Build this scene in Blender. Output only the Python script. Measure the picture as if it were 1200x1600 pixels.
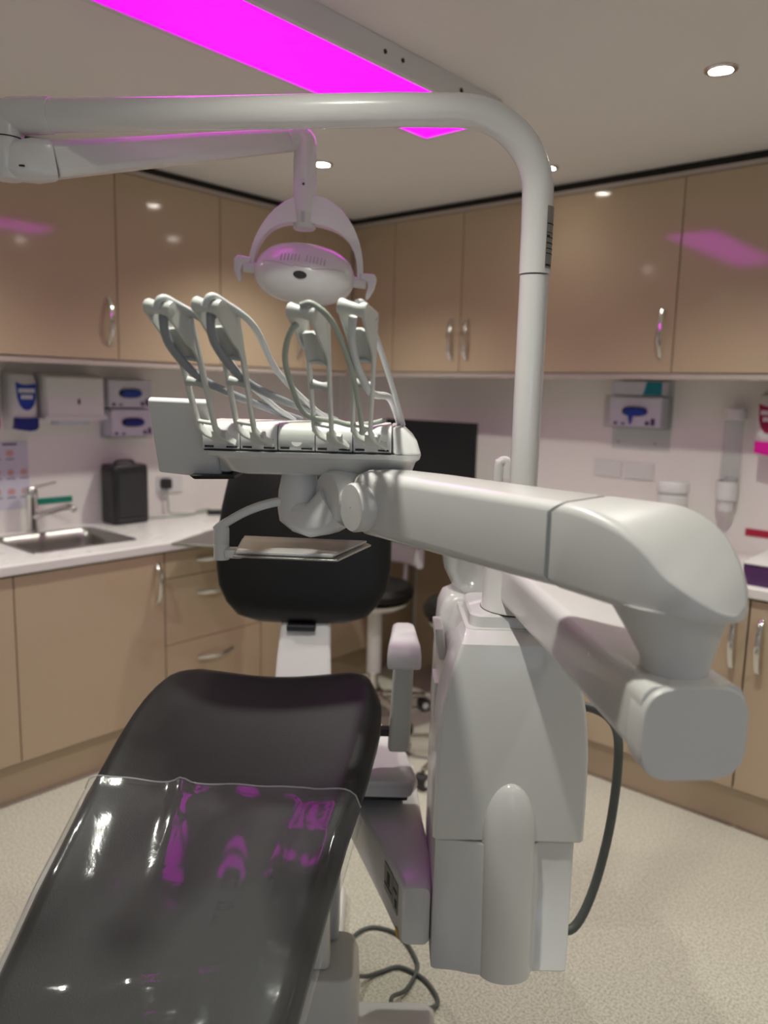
import bpy, bmesh, math, random
from mathutils import Vector, Matrix
from mathutils.bvhtree import BVHTree
random.seed(7)
for o in list(bpy.data.objects): bpy.data.objects.remove(o)
scene = bpy.context.scene
COL = scene.collection
R = math.radians
PI = math.pi

# ------------------------------------------------------------------ camera
YAW, PITCH, ROLL, CAM_H = 0.7203, 0.1532, 0.0252, 1.5323
def look_axes():
    fw = Vector((-math.sin(YAW)*math.cos(PITCH), math.cos(YAW)*math.cos(PITCH), -math.sin(PITCH)))
    rt = Vector((math.cos(YAW), math.sin(YAW), 0)); up = rt.cross(fw)
    r2 = math.cos(ROLL)*rt + math.sin(ROLL)*up; u2 = -math.sin(ROLL)*rt + math.cos(ROLL)*up
    return fw, r2, u2
_fw, _r, _u = look_axes()
cd = bpy.data.cameras.new('camera'); cam = bpy.data.objects.new('camera', cd); COL.objects.link(cam)
cam.matrix_world = Matrix(((_r.x, _u.x, -_fw.x, 0), (_r.y, _u.y, -_fw.y, 0), (_r.z, _u.z, -_fw.z, CAM_H), (0, 0, 0, 1)))
cd.sensor_fit = 'VERTICAL'; cd.sensor_height = 36; cd.lens = 1223.3/1600*36
cd.clip_start = 0.02
cd.dof.use_dof = True; cd.dof.focus_distance = 1.42; cd.dof.aperture_fstop = 2.3
scene.camera = cam
# ------------------------------------------------------------------ world, exposure
w = bpy.data.worlds.new('world'); scene.world = w; w.use_nodes = True
w.node_tree.nodes['Background'].inputs[0].default_value = (.62, .72, .9, 1)
w.node_tree.nodes['Background'].inputs[1].default_value = 1.0
vs = scene.view_settings
vs.view_transform = 'Standard'; vs.look = 'None'; vs.gamma = 1; vs.use_curve_mapping = False
vs.exposure = 0.08
SPOT_W = 66.0        # each recessed ceiling spot
PANEL_E = 3.2        # magenta ceiling panel
FILL_W = 9.0      # cool fill added behind the camera, standing in for daylight
CEIL = 2.42
wl = bpy.data.lights.new('cool_fill', 'AREA'); wl.shape = 'RECTANGLE'; wl.size = 1.1; wl.size_y = 1.0  # added area light for cool fill, outside the made-up window
wl.energy = FILL_W; wl.color = (.60, .78, 1.0)
wo = bpy.data.objects.new('cool_fill', wl); COL.objects.link(wo)
wo.location = (2.36, -1.3, 1.5); wo.rotation_euler = (R(90), 0, R(90))

# ------------------------------------------------------------------ materials
def nd(m): return m.node_tree.nodes, m.node_tree.links
MATS = {}
def mat(name, col, rough=.4, metal=0., var=.05, scale=20., bump=0., bscale=200., coat=0., spec=.5, trans=0., ior=1.45, emit=None, es=0., alpha=1.):
    m = bpy.data.materials.new(name); m.use_nodes = True; N, L = nd(m)
    b = N['Principled BSDF']
    b.inputs['Metallic'].default_value = metal; b.inputs['IOR'].default_value = ior
    b.inputs['Specular IOR Level'].default_value = spec
    b.inputs['Coat Weight'].default_value = coat; b.inputs['Coat Roughness'].default_value = .06
    b.inputs['Transmission Weight'].default_value = trans; b.inputs['Alpha'].default_value = alpha
    tc = N.new('ShaderNodeTexCoord'); no = N.new('ShaderNodeTexNoise')
    no.inputs['Scale'].default_value = scale; no.inputs['Detail'].default_value = 3
    L.new(tc.outputs['Object'], no.inputs['Vector'])
    mx = N.new('ShaderNodeMix'); mx.data_type = 'RGBA'
    mx.inputs[6].default_value = (*[c*(1-var) for c in col], 1)
    mx.inputs[7].default_value = (*[min(1, c*(1+var)) for c in col], 1)
    L.new(no.outputs['Fac'], mx.inputs[0]); L.new(mx.outputs[2], b.inputs['Base Color'])
    mr = N.new('ShaderNodeMapRange'); mr.inputs[3].default_value = max(0, rough*.9); mr.inputs[4].default_value = min(1, rough*1.1)
    L.new(no.outputs['Fac'], mr.inputs[0]); L.new(mr.outputs[0], b.inputs['Roughness'])
    if bump:
        n2 = N.new('ShaderNodeTexNoise'); n2.inputs['Scale'].default_value = bscale; n2.inputs['Detail'].default_value = 4
        L.new(tc.outputs['Object'], n2.inputs['Vector'])
        bp = N.new('ShaderNodeBump'); bp.inputs['Strength'].default_value = bump; bp.inputs['Distance'].default_value = .002
        L.new(n2.outputs['Fac'], bp.inputs['Height']); L.new(bp.outputs[0], b.inputs['Normal'])
    if emit:
        b.inputs['Emission Color'].default_value = (*emit, 1); b.inputs['Emission Strength'].default_value = es
    MATS[name] = m
    return m
def film_mat(name, tint=(1, 1, 1), rough=.06, ior=1.5, wr=0., wscale=9., haze=0.):
    m = bpy.data.materials.new(name); m.use_nodes = True; N, L = nd(m); N.remove(N['Principled BSDF'])
    tr = N.new('ShaderNodeBsdfTransparent'); tr.inputs[0].default_value = (*tint, 1)
    gl = N.new('ShaderNodeBsdfGlossy'); gl.inputs['Roughness'].default_value = rough
    fr = N.new('ShaderNodeFresnel'); ge = N.new('ShaderNodeNewGeometry'); mi = N.new('ShaderNodeMix')
    mi.inputs[2].default_value = ior; mi.inputs[3].default_value = 1/ior      # thin sheet: both sides reflect alike
    L.new(ge.outputs['Backfacing'], mi.inputs[0]); L.new(mi.outputs[0], fr.inputs[0])
    mx = N.new('ShaderNodeMixShader')
    if haze:
        df = N.new('ShaderNodeBsdfDiffuse'); df.inputs[0].default_value = (.8, .8, .8, 1); m2 = N.new('ShaderNodeMixShader'); m2.inputs[0].default_value = haze
    if haze: L.new(tr.outputs[0], m2.inputs[1]); L.new(df.outputs[0], m2.inputs[2])
    L.new(fr.outputs[0], mx.inputs[0]); L.new((m2 if haze else tr).outputs[0], mx.inputs[1]); L.new(gl.outputs[0], mx.inputs[2])
    L.new(mx.outputs[0], N['Material Output'].inputs[0])
    if wr:
        tc = N.new('ShaderNodeTexCoord'); no = N.new('ShaderNodeTexNoise'); no.inputs['Scale'].default_value = wscale
        no.inputs['Detail'].default_value = 5; no.inputs['Distortion'].default_value = .8
        L.new(tc.outputs['Object'], no.inputs['Vector'])
        bp = N.new('ShaderNodeBump'); bp.inputs['Strength'].default_value = wr; bp.inputs['Distance'].default_value = .02
        L.new(no.outputs['Fac'], bp.inputs['Height'])
        L.new(bp.outputs[0], gl.inputs['Normal']); L.new(bp.outputs[0], fr.inputs['Normal'])
    return m
def speckle_mat():
    m = mat('speckled_vinyl', (.56, .52, .43), rough=.55, var=.04, scale=3)
    N, L = nd(m); b = N['Principled BSDF']; tc = N.new('ShaderNodeTexCoord')
    n1 = N.new('ShaderNodeTexNoise'); n1.inputs['Scale'].default_value = 150; n1.inputs['Detail'].default_value = 3
    n2 = N.new('ShaderNodeTexVoronoi'); n2.inputs['Scale'].default_value = 160
    L.new(tc.outputs['Object'], n1.inputs['Vector']); L.new(tc.outputs['Object'], n2.inputs['Vector'])
    r1 = N.new('ShaderNodeValToRGB'); e = r1.color_ramp.elements
    e[0].position = .36; e[0].color = (.37, .345, .28, 1); e[1].position = .58; e[1].color = (.58, .555, .47, 1)
    L.new(n1.outputs['Fac'], r1.inputs[0])
    r2 = N.new('ShaderNodeValToRGB'); e = r2.color_ramp.elements
    e[0].position = .12; e[0].color = (1.25, 1.22, 1.12, 1); e[1].position = .3; e[1].color = (1, 1, 1, 1)
    L.new(n2.outputs['Distance'], r2.inputs[0])
    mx = N.new('ShaderNodeMix'); mx.data_type = 'RGBA'; mx.blend_type = 'MULTIPLY'; mx.inputs[0].default_value = 1
    L.new(r1.outputs[0], mx.inputs[6]); L.new(r2.outputs[0], mx.inputs[7]); L.new(mx.outputs[2], b.inputs['Base Color'])
    return m
FLOOR = speckle_mat()
WALL = mat('wall_paint', (.82, .775, .74), rough=.6, var=.02, scale=4)
CEILM = mat('ceiling_paint', (.80, .775, .74), rough=.8, var=.02, scale=3)
WHITE = mat('white_enamel', (.71, .70, .69), rough=.26, var=.01, scale=6, coat=.2)
WHITE2 = mat('white_plastic', (.70, .688, .678), rough=.35, var=.015, scale=8)
GREYP = mat('grey_plastic', (.47, .48, .46), rough=.35, var=.03, scale=15)
LGREY = mat('light_grey_plastic', (.62, .63, .59), rough=.3, var=.03, scale=15)
HOSEW = mat('pale_hose', (.60, .62, .62), rough=.35, var=.03, scale=30)
HOSEG = mat('grey_green_hose', (.40, .44, .38), rough=.45, var=.05, scale=30)
CABLE = mat('dark_cable', (.085, .092, .088), rough=.5, var=.08, scale=30)
HOSED = mat('slate_hose', (.27, .29, .31), rough=.45, var=.05, scale=30)
CABI = mat('gloss_cappuccino', (.50, .385, .265), rough=.09, var=.015, scale=1.5, coat=.3)
CARC = mat('cabinet_carcass', (.40, .32, .25), rough=.45, var=.03)
RAIL = mat('cabinet_rail', (.50, .43, .38), rough=.4, var=.02)
SHGAP = mat('gap_shade', (.02, .018, .016), rough=.8)
WORK = mat('white_worktop', (.80, .775, .75), rough=.28, var=.015, scale=6)
CHROME = mat('chrome', (.72, .71, .69), rough=.14, metal=1, var=.03)
STEEL = mat('brushed_steel', (.40, .385, .36), rough=.36, metal=1, var=.08, scale=60)
BLACKP = mat('black_plastic', (.018, .018, .02), rough=.38, var=.1)
DGREY = mat('dark_grey_plastic', (.045, .045, .048), rough=.45, var=.1)
BLACKM = mat('black_mesh', (.028, .028, .03), rough=.6, var=.2, scale=400, bump=.5, bscale=900)
SCREEN = mat('dark_screen', (.006, .006, .008), rough=.35)
LEATHER = mat('black_leather', (.0085, .0087, .0082), rough=.40, var=.2, scale=60, bump=.25, bscale=520, spec=.34)
PAPER = mat('printed_paper', (.62, .60, .68), rough=.7, var=.04)
BLUE = mat('blue_print', (.012, .045, .33), rough=.4)
NAVY = mat('navy_plastic', (.008, .016, .19), rough=.35)
RED = mat('red_print', (.55, .012, .02), rough=.4)
CRIM = mat('crimson_print', (.30, .005, .05), rough=.4)
PINK = mat('pink_plastic', (.75, .01, .34), rough=.35)
TEAL = mat('teal_card', (.006, .20, .27), rough=.45)
GREEN = mat('green_strip', (.004, .21, .14), rough=.4)
REDS = mat('red_strip', (.42, .012, .045), rough=.4)
PURP = mat('purple_card', (.085, .03, .11), rough=.4)
SKIN = mat('drawing_skin', (.60, .36, .33), rough=.7)
LABEL = mat('silver_label', (.25, .24, .225), rough=.4, metal=.2)
INK = mat('black_ink', (.015, .013, .012), rough=.5)
WINK = mat('white_ink', (.72, .70, .70), rough=.5)
YEL = mat('warning_yellow', (.75, .47, .02), rough=.5)
GLASSY = film_mat('clear_acrylic', (.93, .95, .95), rough=.04)
BOWLG = film_mat('frosted_bowl_glass', (.85, .88, .86), rough=.12, ior=1.6, haze=.38)
TRAYG = film_mat('frosted_tray_glass', (.9, .9, .95), rough=.1, ior=1.55, haze=.42)
HEMM = film_mat('film_edge', (.95, .95, .95), rough=.1, ior=1.6, haze=.30)
FILM = film_mat('clear_plastic_film', (.93, .94, .95), rough=.085, ior=1.5, wr=.07, wscale=6, haze=.04)
MAGENTA = mat('magenta_diffuser', (.3, .0, .3), rough=.5, var=0, emit=(1.0, .0, .95), es=PANEL_E)
LAMPM = mat('lit_lens', (1, 1, 1), rough=.5, var=0, emit=(1, .93, .82), es=38)
PANE = film_mat('added_window_glass', (.95, .97, .98), rough=.01)

# ------------------------------------------------------------------ mesh building
RT = Vector((math.cos(YAW), math.sin(YAW), 0)); FH = Vector((-math.sin(YAW), math.cos(YAW), 0))
def fg(s, d, z=0.): return RT*s + FH*d + Vector((0, 0, z))     # chair-side frame (along the chair, across it) -> room
ORG = {}
def rrect(w, h, r, n=5):
    pts = []
    for cx, cy, a0 in ((w/2-r, h/2-r, 0), (-w/2+r, h/2-r, 90), (-w/2+r, -h/2+r, 180), (w/2-r, -h/2+r, 270)):
        for i in range(n+1):
            a = R(a0+90*i/n); pts.append((cx+r*math.cos(a), cy+r*math.sin(a)))
    return pts
def sel(rx, ry, n=32, p=2.):
    o = []
    for i in range(n):
        a = 2*PI*i/n; c, s = math.cos(a), math.sin(a)
        o.append((rx*math.copysign(abs(c)**(2/p), c), ry*math.copysign(abs(s)**(2/p), s)))
    return o
def catmull(pts, k=6):
    P = [Vector(p) for p in pts]; P = [2*P[0]-P[1]]+P+[2*P[-1]-P[-2]]; out = []
    for i in range(1, len(P)-2):
        for j in range(k):
            t = j/k; a, b, c, d = P[i-1], P[i], P[i+1], P[i+2]
            out.append(.5*((2*b)+(c-a)*t+(2*a-5*b+4*c-d)*t*t+(3*b-a-3*c+d)*t**3))
    out.append(P[-2]); return out
class MB:
    def __init__(s): s.v = []; s.f = []
    def add(s, vs, fs):
        k = len(s.v); s.v += [Vector(v) for v in vs]; s.f += [[i+k for i in f] for f in fs]; return s
    def box(s, c, size, rz=0, M=None):
        x, y, z = [q/2 for q in size]; vs = [Vector((a*x, b*y, e*z)) for e in (-1, 1) for b in (-1, 1) for a in (-1, 1)]
        if M: vs = [M @ v for v in vs]
        if rz: m = Matrix.Rotation(rz, 3, 'Z'); vs = [m @ v for v in vs]
        return s.add([v+Vector(c) for v in vs], [(0, 2, 3, 1), (4, 5, 7, 6), (0, 1, 5, 4), (2, 6, 7, 3), (0, 4, 6, 2), (1, 3, 7, 5)])
    def span(s, a, b): return s.box([(p+q)/2 for p, q in zip(a, b)], [abs(q-p) for p, q in zip(a, b)])
    def loft(s, rings, cap=True, closed=True):
        n = len(rings[0]); vs = [p for r in rings for p in r]; fs = []
        for i in range(len(rings)-1):
            for j in range(n if closed else n-1):
                a, b = i*n+j, i*n+(j+1) % n; fs.append((a, b, b+n, a+n))
        if cap: fs += [tuple(reversed(range(n))), tuple(range((len(rings)-1)*n, len(rings)*n))]
        return s.add(vs, fs)
    def sweep(s, path, sec, up=(0, 0, 1), cap=True, scales=None):
        P = [Vector(p) for p in path]; rings = []; up = Vector(up)
        for i, p in enumerate(P):
            t = (P[min(i+1, len(P)-1)]-P[max(i-1, 0)]).normalized()
            x = t.cross(up)
            if x.length < 1e-4: x = t.cross(Vector((1, 0, 0)))
            x.normalize(); y = x.cross(t).normalized()
            q = sec[i] if isinstance(sec[0][0], (tuple, list)) else sec
            k = scales[i] if scales else 1
            rings.append([p+x*a*k+y*b*k for a, b in q])
        return s.loft(rings, cap)
    def tube(s, path, r, n=10, cap=True):
        P = [Vector(p) for p in path]; rings = []; prev = None
        for i, p in enumerate(P):
            t = (P[min(i+1, len(P)-1)]-P[max(i-1, 0)]).normalized()
            if prev is None: x = t.orthogonal().normalized()
            else: x = (prev-t*prev.dot(t)).normalized()
            prev = x; y = t.cross(x); rr = r[i] if isinstance(r, (list, tuple)) else r
            rings.append([p+(x*math.cos(2*PI*j/n)+y*math.sin(2*PI*j/n))*rr for j in range(n)])
        return s.loft(rings, cap)
    def cyl(s, a, b, r0, r1=None, n=20): return s.tube([a, b], [r0, r0 if r1 is None else r1], n)
    def lathe(s, prof, c, n=32, axis=(0, 0, 1), cap=True):
        ax = Vector(axis).normalized(); x = ax.orthogonal().normalized(); y = ax.cross(x); c = Vector(c)
        return s.loft([[c+ax*z+(x*math.cos(2*PI*j/n)+y*math.sin(2*PI*j/n))*max(r, 1e-4) for j in range(n)] for r, z in prof], cap)
    def prism(s, poly, o, u, v, w):
        o, u, v, w = map(Vector, (o, u, v, w))
        return s.loft([[o+u*a+v*b for a, b in poly], [o+u*a+v*b+w for a, b in poly]])
    def grid(s, xs, ys, mask, z0, z1):
        nx, ny = len(xs), len(ys); vs = [(x, y, z) for z in (z0, z1) for y in ys for x in xs]; fs = []; k = nx*ny
        I = lambda i, j, t: t*k+j*nx+i
        on = lambda i, j: 0 <= i < nx-1 and 0 <= j < ny-1 and mask(.5*(xs[i]+xs[i+1]), .5*(ys[j]+ys[j+1]))
        for i in range(nx-1):
            for j in range(ny-1):
                if not on(i, j): continue
                fs.append((I(i, j, 1), I(i+1, j, 1), I(i+1, j+1, 1), I(i, j+1, 1))); fs.append((I(i, j, 0), I(i, j+1, 0), I(i+1, j+1, 0), I(i+1, j, 0)))
                if not on(i-1, j): fs.append((I(i, j, 0), I(i, j, 1), I(i, j+1, 1), I(i, j+1, 0)))
                if not on(i+1, j): fs.append((I(i+1, j, 0), I(i+1, j+1, 0), I(i+1, j+1, 1), I(i+1, j, 1)))
                if not on(i, j-1): fs.append((I(i, j, 0), I(i+1, j, 0), I(i+1, j, 1), I(i, j, 1)))
                if not on(i, j+1): fs.append((I(i, j+1, 0), I(i, j+1, 1), I(i+1, j+1, 1), I(i+1, j+1, 0)))
        return s.add(vs, fs)
    def tree(s): return BVHTree.FromPolygons(s.v, s.f)
    def build(s, name, m, parent=None, bevel=0., seg=2, ang=38, sub=0, org=None, isfg=False, smooth=True):
        me = bpy.data.meshes.new(name); o0 = Vector(ORG[parent.name] if parent else (org or (0, 0, 0)))
        me.from_pydata([v-o0 for v in s.v], [], s.f)
        bm = bmesh.new(); bm.from_mesh(me); bmesh.ops.remove_doubles(bm, verts=bm.verts, dist=1e-5)
        loose = [v for v in bm.verts if not v.link_faces]
        if loose: bmesh.ops.delete(bm, geom=loose)
        bmesh.ops.recalc_face_normals(bm, faces=bm.faces); bm.to_mesh(me); bm.free()
        me.materials.append(m)
        o = bpy.data.objects.new(name, me); COL.objects.link(o)
        if smooth:
            me.shade_smooth()
            if not bevel and not sub: me.set_sharp_from_angle(angle=R(ang))
        if bevel:
            b = o.modifiers.new('bevel', 'BEVEL'); b.width = bevel; b.segments = seg; b.limit_method = 'ANGLE'; b.angle_limit = R(ang); b.harden_normals = True
        if sub:
            q = o.modifiers.new('subsurf', 'SUBSURF'); q.levels = sub; q.render_levels = sub
        if parent: o.parent = parent
        elif isfg:
            o.location = fg(*o0); o.rotation_euler.z = YAW
        else: o.location = o0
        ORG[o.name] = o0
        return o
def tag(o, label=None, cat=None, group=None, kind=None):
    if label: o['label'] = label
    if cat: o['category'] = cat
    if group: o['group'] = group
    if kind: o['kind'] = kind
    return o
def thing(name, label, cat, org, isfg=False, group=None):
    o = bpy.data.objects.new(name, None); COL.objects.link(o); o.empty_display_size = .05
    o.location = fg(*org) if isfg else org
    if isfg: o.rotation_euler.z = YAW
    ORG[o.name] = Vector(org); return tag(o, label, cat, group)
def copy_tree(o, parent=None):
    c = o.copy(); COL.objects.link(c); c.parent = parent
    for ch in list(o.children): copy_tree(ch, c)
    return c

# ------------------------------------------------------------------ room shell
XL, YB, XR, YF = -3.36, 3.40, 2.3, -2.1
def struct(o): return tag(o, kind='structure')
struct(MB().span((XL-.1, YF-.1, -.1), (XR+.1, YB+.1, 0)).build('floor', FLOOR))
struct(MB().span((XL-.1, YF-.1, CEIL), (XR+.1, YB+.1, CEIL+.1)).build('ceiling', CEILM))
struct(MB().span((XL-.1, YF-.1, 0), (XL, YB+.1, CEIL)).build('wall_left', WALL))
struct(MB().span((XL, YB, 0), (XR, YB+.1, CEIL)).build('wall_back', WALL))
wr_ = MB()
for a, b in (((YF-.1, 0), (-1.9, CEIL)), ((-.7, 0), (YB+.1, CEIL)), ((-1.9, 0), (-.7, .95)), ((-1.9, 2.05), (-.7, CEIL))):  # leaves the opening for the added window
    wr_.span((XR, a[0], a[1]), (XR+.1, b[0], b[1]))
struct(wr_.build('wall_right', WALL))
struct(MB().span((XL, YF-.1, 0), (XR, YF, CEIL)).build('wall_front', WALL))
wn = MB()
for a, b in (((-1.9, .95), (-.7, 1.0)), ((-1.9, 2.0), (-.7, 2.05)), ((-1.9, 1.0), (-1.85, 2.0)), ((-.75, 1.0), (-.7, 2.0)), ((-1.325, 1.0), (-1.275, 2.0))):
    wn.span((XR+.01, a[0], a[1]), (XR+.04, b[0], b[1]))
wn = struct(wn.build('added_window_1', WHITE2))  # unseen window, put in to let the cool fill through
for y0, y1 in ((-1.85, -1.325), (-1.275, -.75)): MB().span((XR+.023, y0, 1.0), (XR+.027, y1, 2.0)).build('pane', PANE, wn)

# ------------------------------------------------------------------ ceiling lights
def downlight(x, y, label, energy=1.0):
    t = thing('downlight', label, 'downlight', (x, y, CEIL), group='recessed ceiling spotlights')
    MB().lathe([(.030, -.001), (.031, -.006), (.036, -.007), (.043, -.004), (.045, 0)], (x, y, CEIL), 32, cap=False).build('trim_ring', CHROME, t)
    MB().lathe([(.030, -.0005), (.030, -.003)], (x, y, CEIL), 24).build('lens', LAMPM, t)
    l = bpy.data.lights.new('downlight_beam', 'SPOT'); l.energy = SPOT_W*energy; l.color = (.985, .99, .885); l.spot_size = R(126); l.spot_blend = 1.0; l.shadow_soft_size = .028
    lo = bpy.data.objects.new('downlight_beam', l); COL.objects.link(lo); lo.parent = t; lo.location = (0, 0, -.012)
downlight(-.845, 2.306, 'glowing round downlight in the ceiling above the right cabinets')
downlight(-2.383, 2.287, 'glowing round downlight in the ceiling seen beside the hanging lamp neck')
downlight(-1.695, 2.856, 'glowing round downlight in the ceiling, peeping out beside the white pole', .03)
downlight(-2.383, .75, 'ceiling downlight above the left worktop, out of the picture')
downlight(-.845, .75, 'ceiling downlight over the instrument console, out of the picture', .8)
downlight(.69, 2.30, 'ceiling downlight at the far right of the room')
downlight(.69, .75, 'ceiling downlight right of the camera', .25)
downlight(-2.383, -.80, 'ceiling downlight behind the camera, near the left wall', .12)
downlight(-.845, -.80, 'ceiling downlight behind the camera, in the middle row', .12)
downlight(.69, -.80, 'ceiling downlight behind the camera, on the right', .12)
px0, px1, py0, py1, pz = -1.737, -1.440, .935, 2.140, 2.355
t = thing('ceiling_panel_light', 'long surface-mounted ceiling light panel glowing magenta', 'ceiling light', (-1.59, 1.54, CEIL))
f = MB(); b = .016
f.span((px0, py0, pz), (px0+b, py1, CEIL)).span((px1-b, py0, pz), (px1, py1, CEIL)).span((px0+b, py0, pz), (px1-b, py0+b, CEIL)).span((px0+b, py1-b, pz), (px1-b, py1, CEIL))
fr = f.build('frame', WHITE2, t, bevel=.002)
MB().span((px0+b, py0+b, pz+.004), (px1-b, py1-b, pz+.010)).build('diffuser', MAGENTA, t)
for y, r_ in ((1.60, .006), (1.67, .006), (1.93, .007)):
    MB().cyl((px1-.001, y, 2.388), (px1+.002, y, 2.388), r_, n=12).build('screw_hole', INK, fr)

# ------------------------------------------------------------------ kitchen units
def handle(name, p, axis, out, L, parent):
    p, axis, out = Vector(p), Vector(axis), Vector(out); path = []
    for i in range(13):
        a = -1+2*i/12; path.append(p+axis*(a*L/2)+out*(.004+.028*(1-a*a)))
    sec = [rrect(.016-.006*abs(-1+2*i/12)*0+.004*(1-abs(-1+2*i/12)), .006, .0025, 2) for i in range(13)]
    m = MB().sweep(path, sec, up=out)
    m.cyl(p+axis*(L/2-.006), p+axis*(L/2-.006)+out*.008, .007, n=10).cyl(p-axis*(L/2-.006), p-axis*(L/2-.006)+out*.008, .007, n=10)
    return m.build(name, CHROME, parent)
def wall_unit(side, a, b, label, hside, n=1):
    # a,b along the wall; left wall runs along y, back wall along x
    z0, z1 = 1.63, 2.37
    if side == 'L':
        t = thing('wall_cabinet', label, 'cabinet', (XL+.19, (a+b)/2, z0), group='gloss wall cabinets')
        MB().span((XL, a+.001, z0), (-3.003, b-.001, z1)).build('carcass', CARC, t)
        d = MB().span((-3.002, a+.002, z0+.002), (-2.983, b-.002, z1-.002)).build('door', CABI, t, bevel=.0015)
        if hside: handle('handle', (-2.983, b-.042 if hside > 0 else a+.042, 1.783), (0, 0, 1), (1, 0, 0), .19, d)
    else:
        t = thing('wall_cabinet', label, 'cabinet', ((a+b)/2, YB-.15, z0), group='gloss wall cabinets')
        MB().span((a+.001, 3.118, z0), (b-.001, YB, z1)).build('carcass', CARC, t)
        d = MB().span((a+.002, 3.098, z0+.002), (b-.002, 3.117, z1-.002)).build('door', CABI, t, bevel=.0015)
        if hside: handle('handle', (b-.048 if hside > 0 else a+.042, 3.098, 1.783), (0, 0, 1), (0, -1, 0), .19, d)
wall_unit('L', .70, 1.214, 'wall cabinet at the far left, mostly out of the picture', 1)
wall_unit('L', 1.214, 1.728, 'wall cabinet above the towel dispenser, its bow handle at the right', 1)
wall_unit('L', 1.728, 2.240, 'wall cabinet above the glove boxes, left of the third door seam', 0)
wall_unit('L', 2.240, 2.752, 'wall cabinet behind the left side of the hanging lamp', 1)
wall_unit('L', 2.752, 3.096, 'narrow corner wall cabinet behind the right side of the hanging lamp', 0)
wall_unit('R', -2.981, -2.69, 'narrow wall cabinet in the room corner, right of the lamp', 0)
wall_unit('R', -2.69, -2.266, 'wall cabinet with its handle at the right, left half of the pair over the screen', 1)
wall_unit('R', -2.266, -1.842, 'wall cabinet with its handle at the left, partly behind the white pole', -1)
wall_unit('R', -1.842, -1.232, 'wide wall cabinet right of the white pole, handle at its right edge', 1)
wall_unit('R', -1.232, -.62, 'wide wall cabinet at the far right reflecting the magenta panel', 0)
# cornice, light rails and a near-black filler painting the shade above the cabinets
struct(MB().span((-3.03, .70, 2.371), (-2.985, 3.10, 2.389)).span((-2.985, 3.10, 2.371), (-.62, 3.145, 2.389)).build('trim_1', RAIL))
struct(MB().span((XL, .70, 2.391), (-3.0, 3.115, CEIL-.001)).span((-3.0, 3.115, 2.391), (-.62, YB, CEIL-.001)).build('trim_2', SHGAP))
struct(MB().span((-3.015, .70, 1.606), (-2.99, 3.08, 1.629)).span((-2.99, 3.105, 1.606), (-.62, 3.13, 1.629)).build('trim_3', RAIL, bevel=.002))

FX, FY = -2.735, 2.797       # front planes of the base units
def base_door(y0, y1, label, hs):
    t = thing('base_cabinet', label, 'cabinet', (FX-.3, (y0+y1)/2, 0), group='gloss base cabinets')
    MB().span((XL, y0+.001, .15), (FX-.021, y1-.001, .858)).build('carcass', CARC, t)
    d = MB().span((FX-.020, y0+.002, .165), (FX, y1-.002, .855)).build('door', CABI, t, bevel=.0015)
    if hs: handle('handle', (FX, y1-.037 if hs > 0 else y0+.037, .738), (0, 0, 1), (1, 0, 0), .165, d)
base_door(.55, 1.155, 'base cabinet at the far left edge, cut off by the picture', 0)
# the sink cabinet keeps its top open for the basin
t = thing('base_cabinet', 'base cabinet under the sink with one wide door and a bow handle', 'cabinet', (FX-.3, 1.459, 0), group='gloss base cabinets')
MB().span((XL, 1.156, .15), (FX-.021, 1.762, .60)).span((-2.80, 1.156, .60), (FX-.021, 1.762, .858)).span((XL, 1.156, .60), (-2.80, 1.172, .858)).span((XL, 1.746, .60), (-2.80, 1.762, .858)).build('carcass', CARC, t)
d = MB().span((FX-.020, 1.157, .165), (FX, 1.761, .855)).build('door', CABI, t, bevel=.0015)
handle('handle', (FX, 1.728, .738), (0, 0, 1), (1, 0, 0), .165, d)
t = thing('drawer_cabinet', 'base cabinet with three drawers beside the sink cabinet', 'cabinet', (FX-.3, 2.02, 0))
MB().span((XL, 1.764, .15), (FX-.021, 2.270, .858)).build('carcass', CARC, t)
for z0, z1, zh in ((.747, .855, .808), (.462, .744, .664), (.165, .459, .376)):
    d = MB().span((FX-.020, 1.766, z0), (FX, 2.268, z1)).build('drawer', CABI, t, bevel=.0015)
    handle('handle', (FX, 2.012, zh), (0, 1, 0), (1, 0, 0), .19, d)
t = thing('corner_panel', 'plain gloss filler panel between the drawers and the room corner', 'panel', (FX-.01, 2.6, 0))
MB().span((FX-.018, 2.272, .165), (FX, 3.39, .855)).build('panel', CABI, t, bevel=.0015)
MB().span((FX-.10, 2.272, .15), (FX-.019, 3.39, .855)).build('backing', CARC, t)
for x0, x1, lab, hs in ((-1.985, -1.378, 'base cabinet hidden behind the white dental column', 0), (-1.376, -.773, 'base cabinet right of the dental column, its handle at the right', 1), (-.771, -.17, 'base cabinet at the far right edge, its handle at the left', -1)):
    t = thing('base_cabinet', lab, 'cabinet', ((x0+x1)/2, FY+.3, 0), group='gloss base cabinets')
    MB().span((x0+.001, FY+.021, .15), (x1-.001, YB, .858)).build('carcass', CARC, t)
    d = MB().span((x0+.002, FY, .165), (x1-.002, FY+.020, .855)).build('door', CABI, t, bevel=.0015)
    if hs: handle('handle', (x1-.042 if hs > 0 else x0+.042, FY, .700), (0, 0, 1), (0, -1, 0), .19, d)
struct(MB().span((XL, .55, 0), (FX-.05, 3.39, .149)).build('baseboard_left', CABI))
struct(MB().span((-1.985, FY+.05, 0), (-.17, YB, .149)).build('baseboard_back', CABI))
struct(MB().span((-2.70, 3.37, 0), (-1.99, 3.398, .855)).build('trim_4', CABI))
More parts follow.
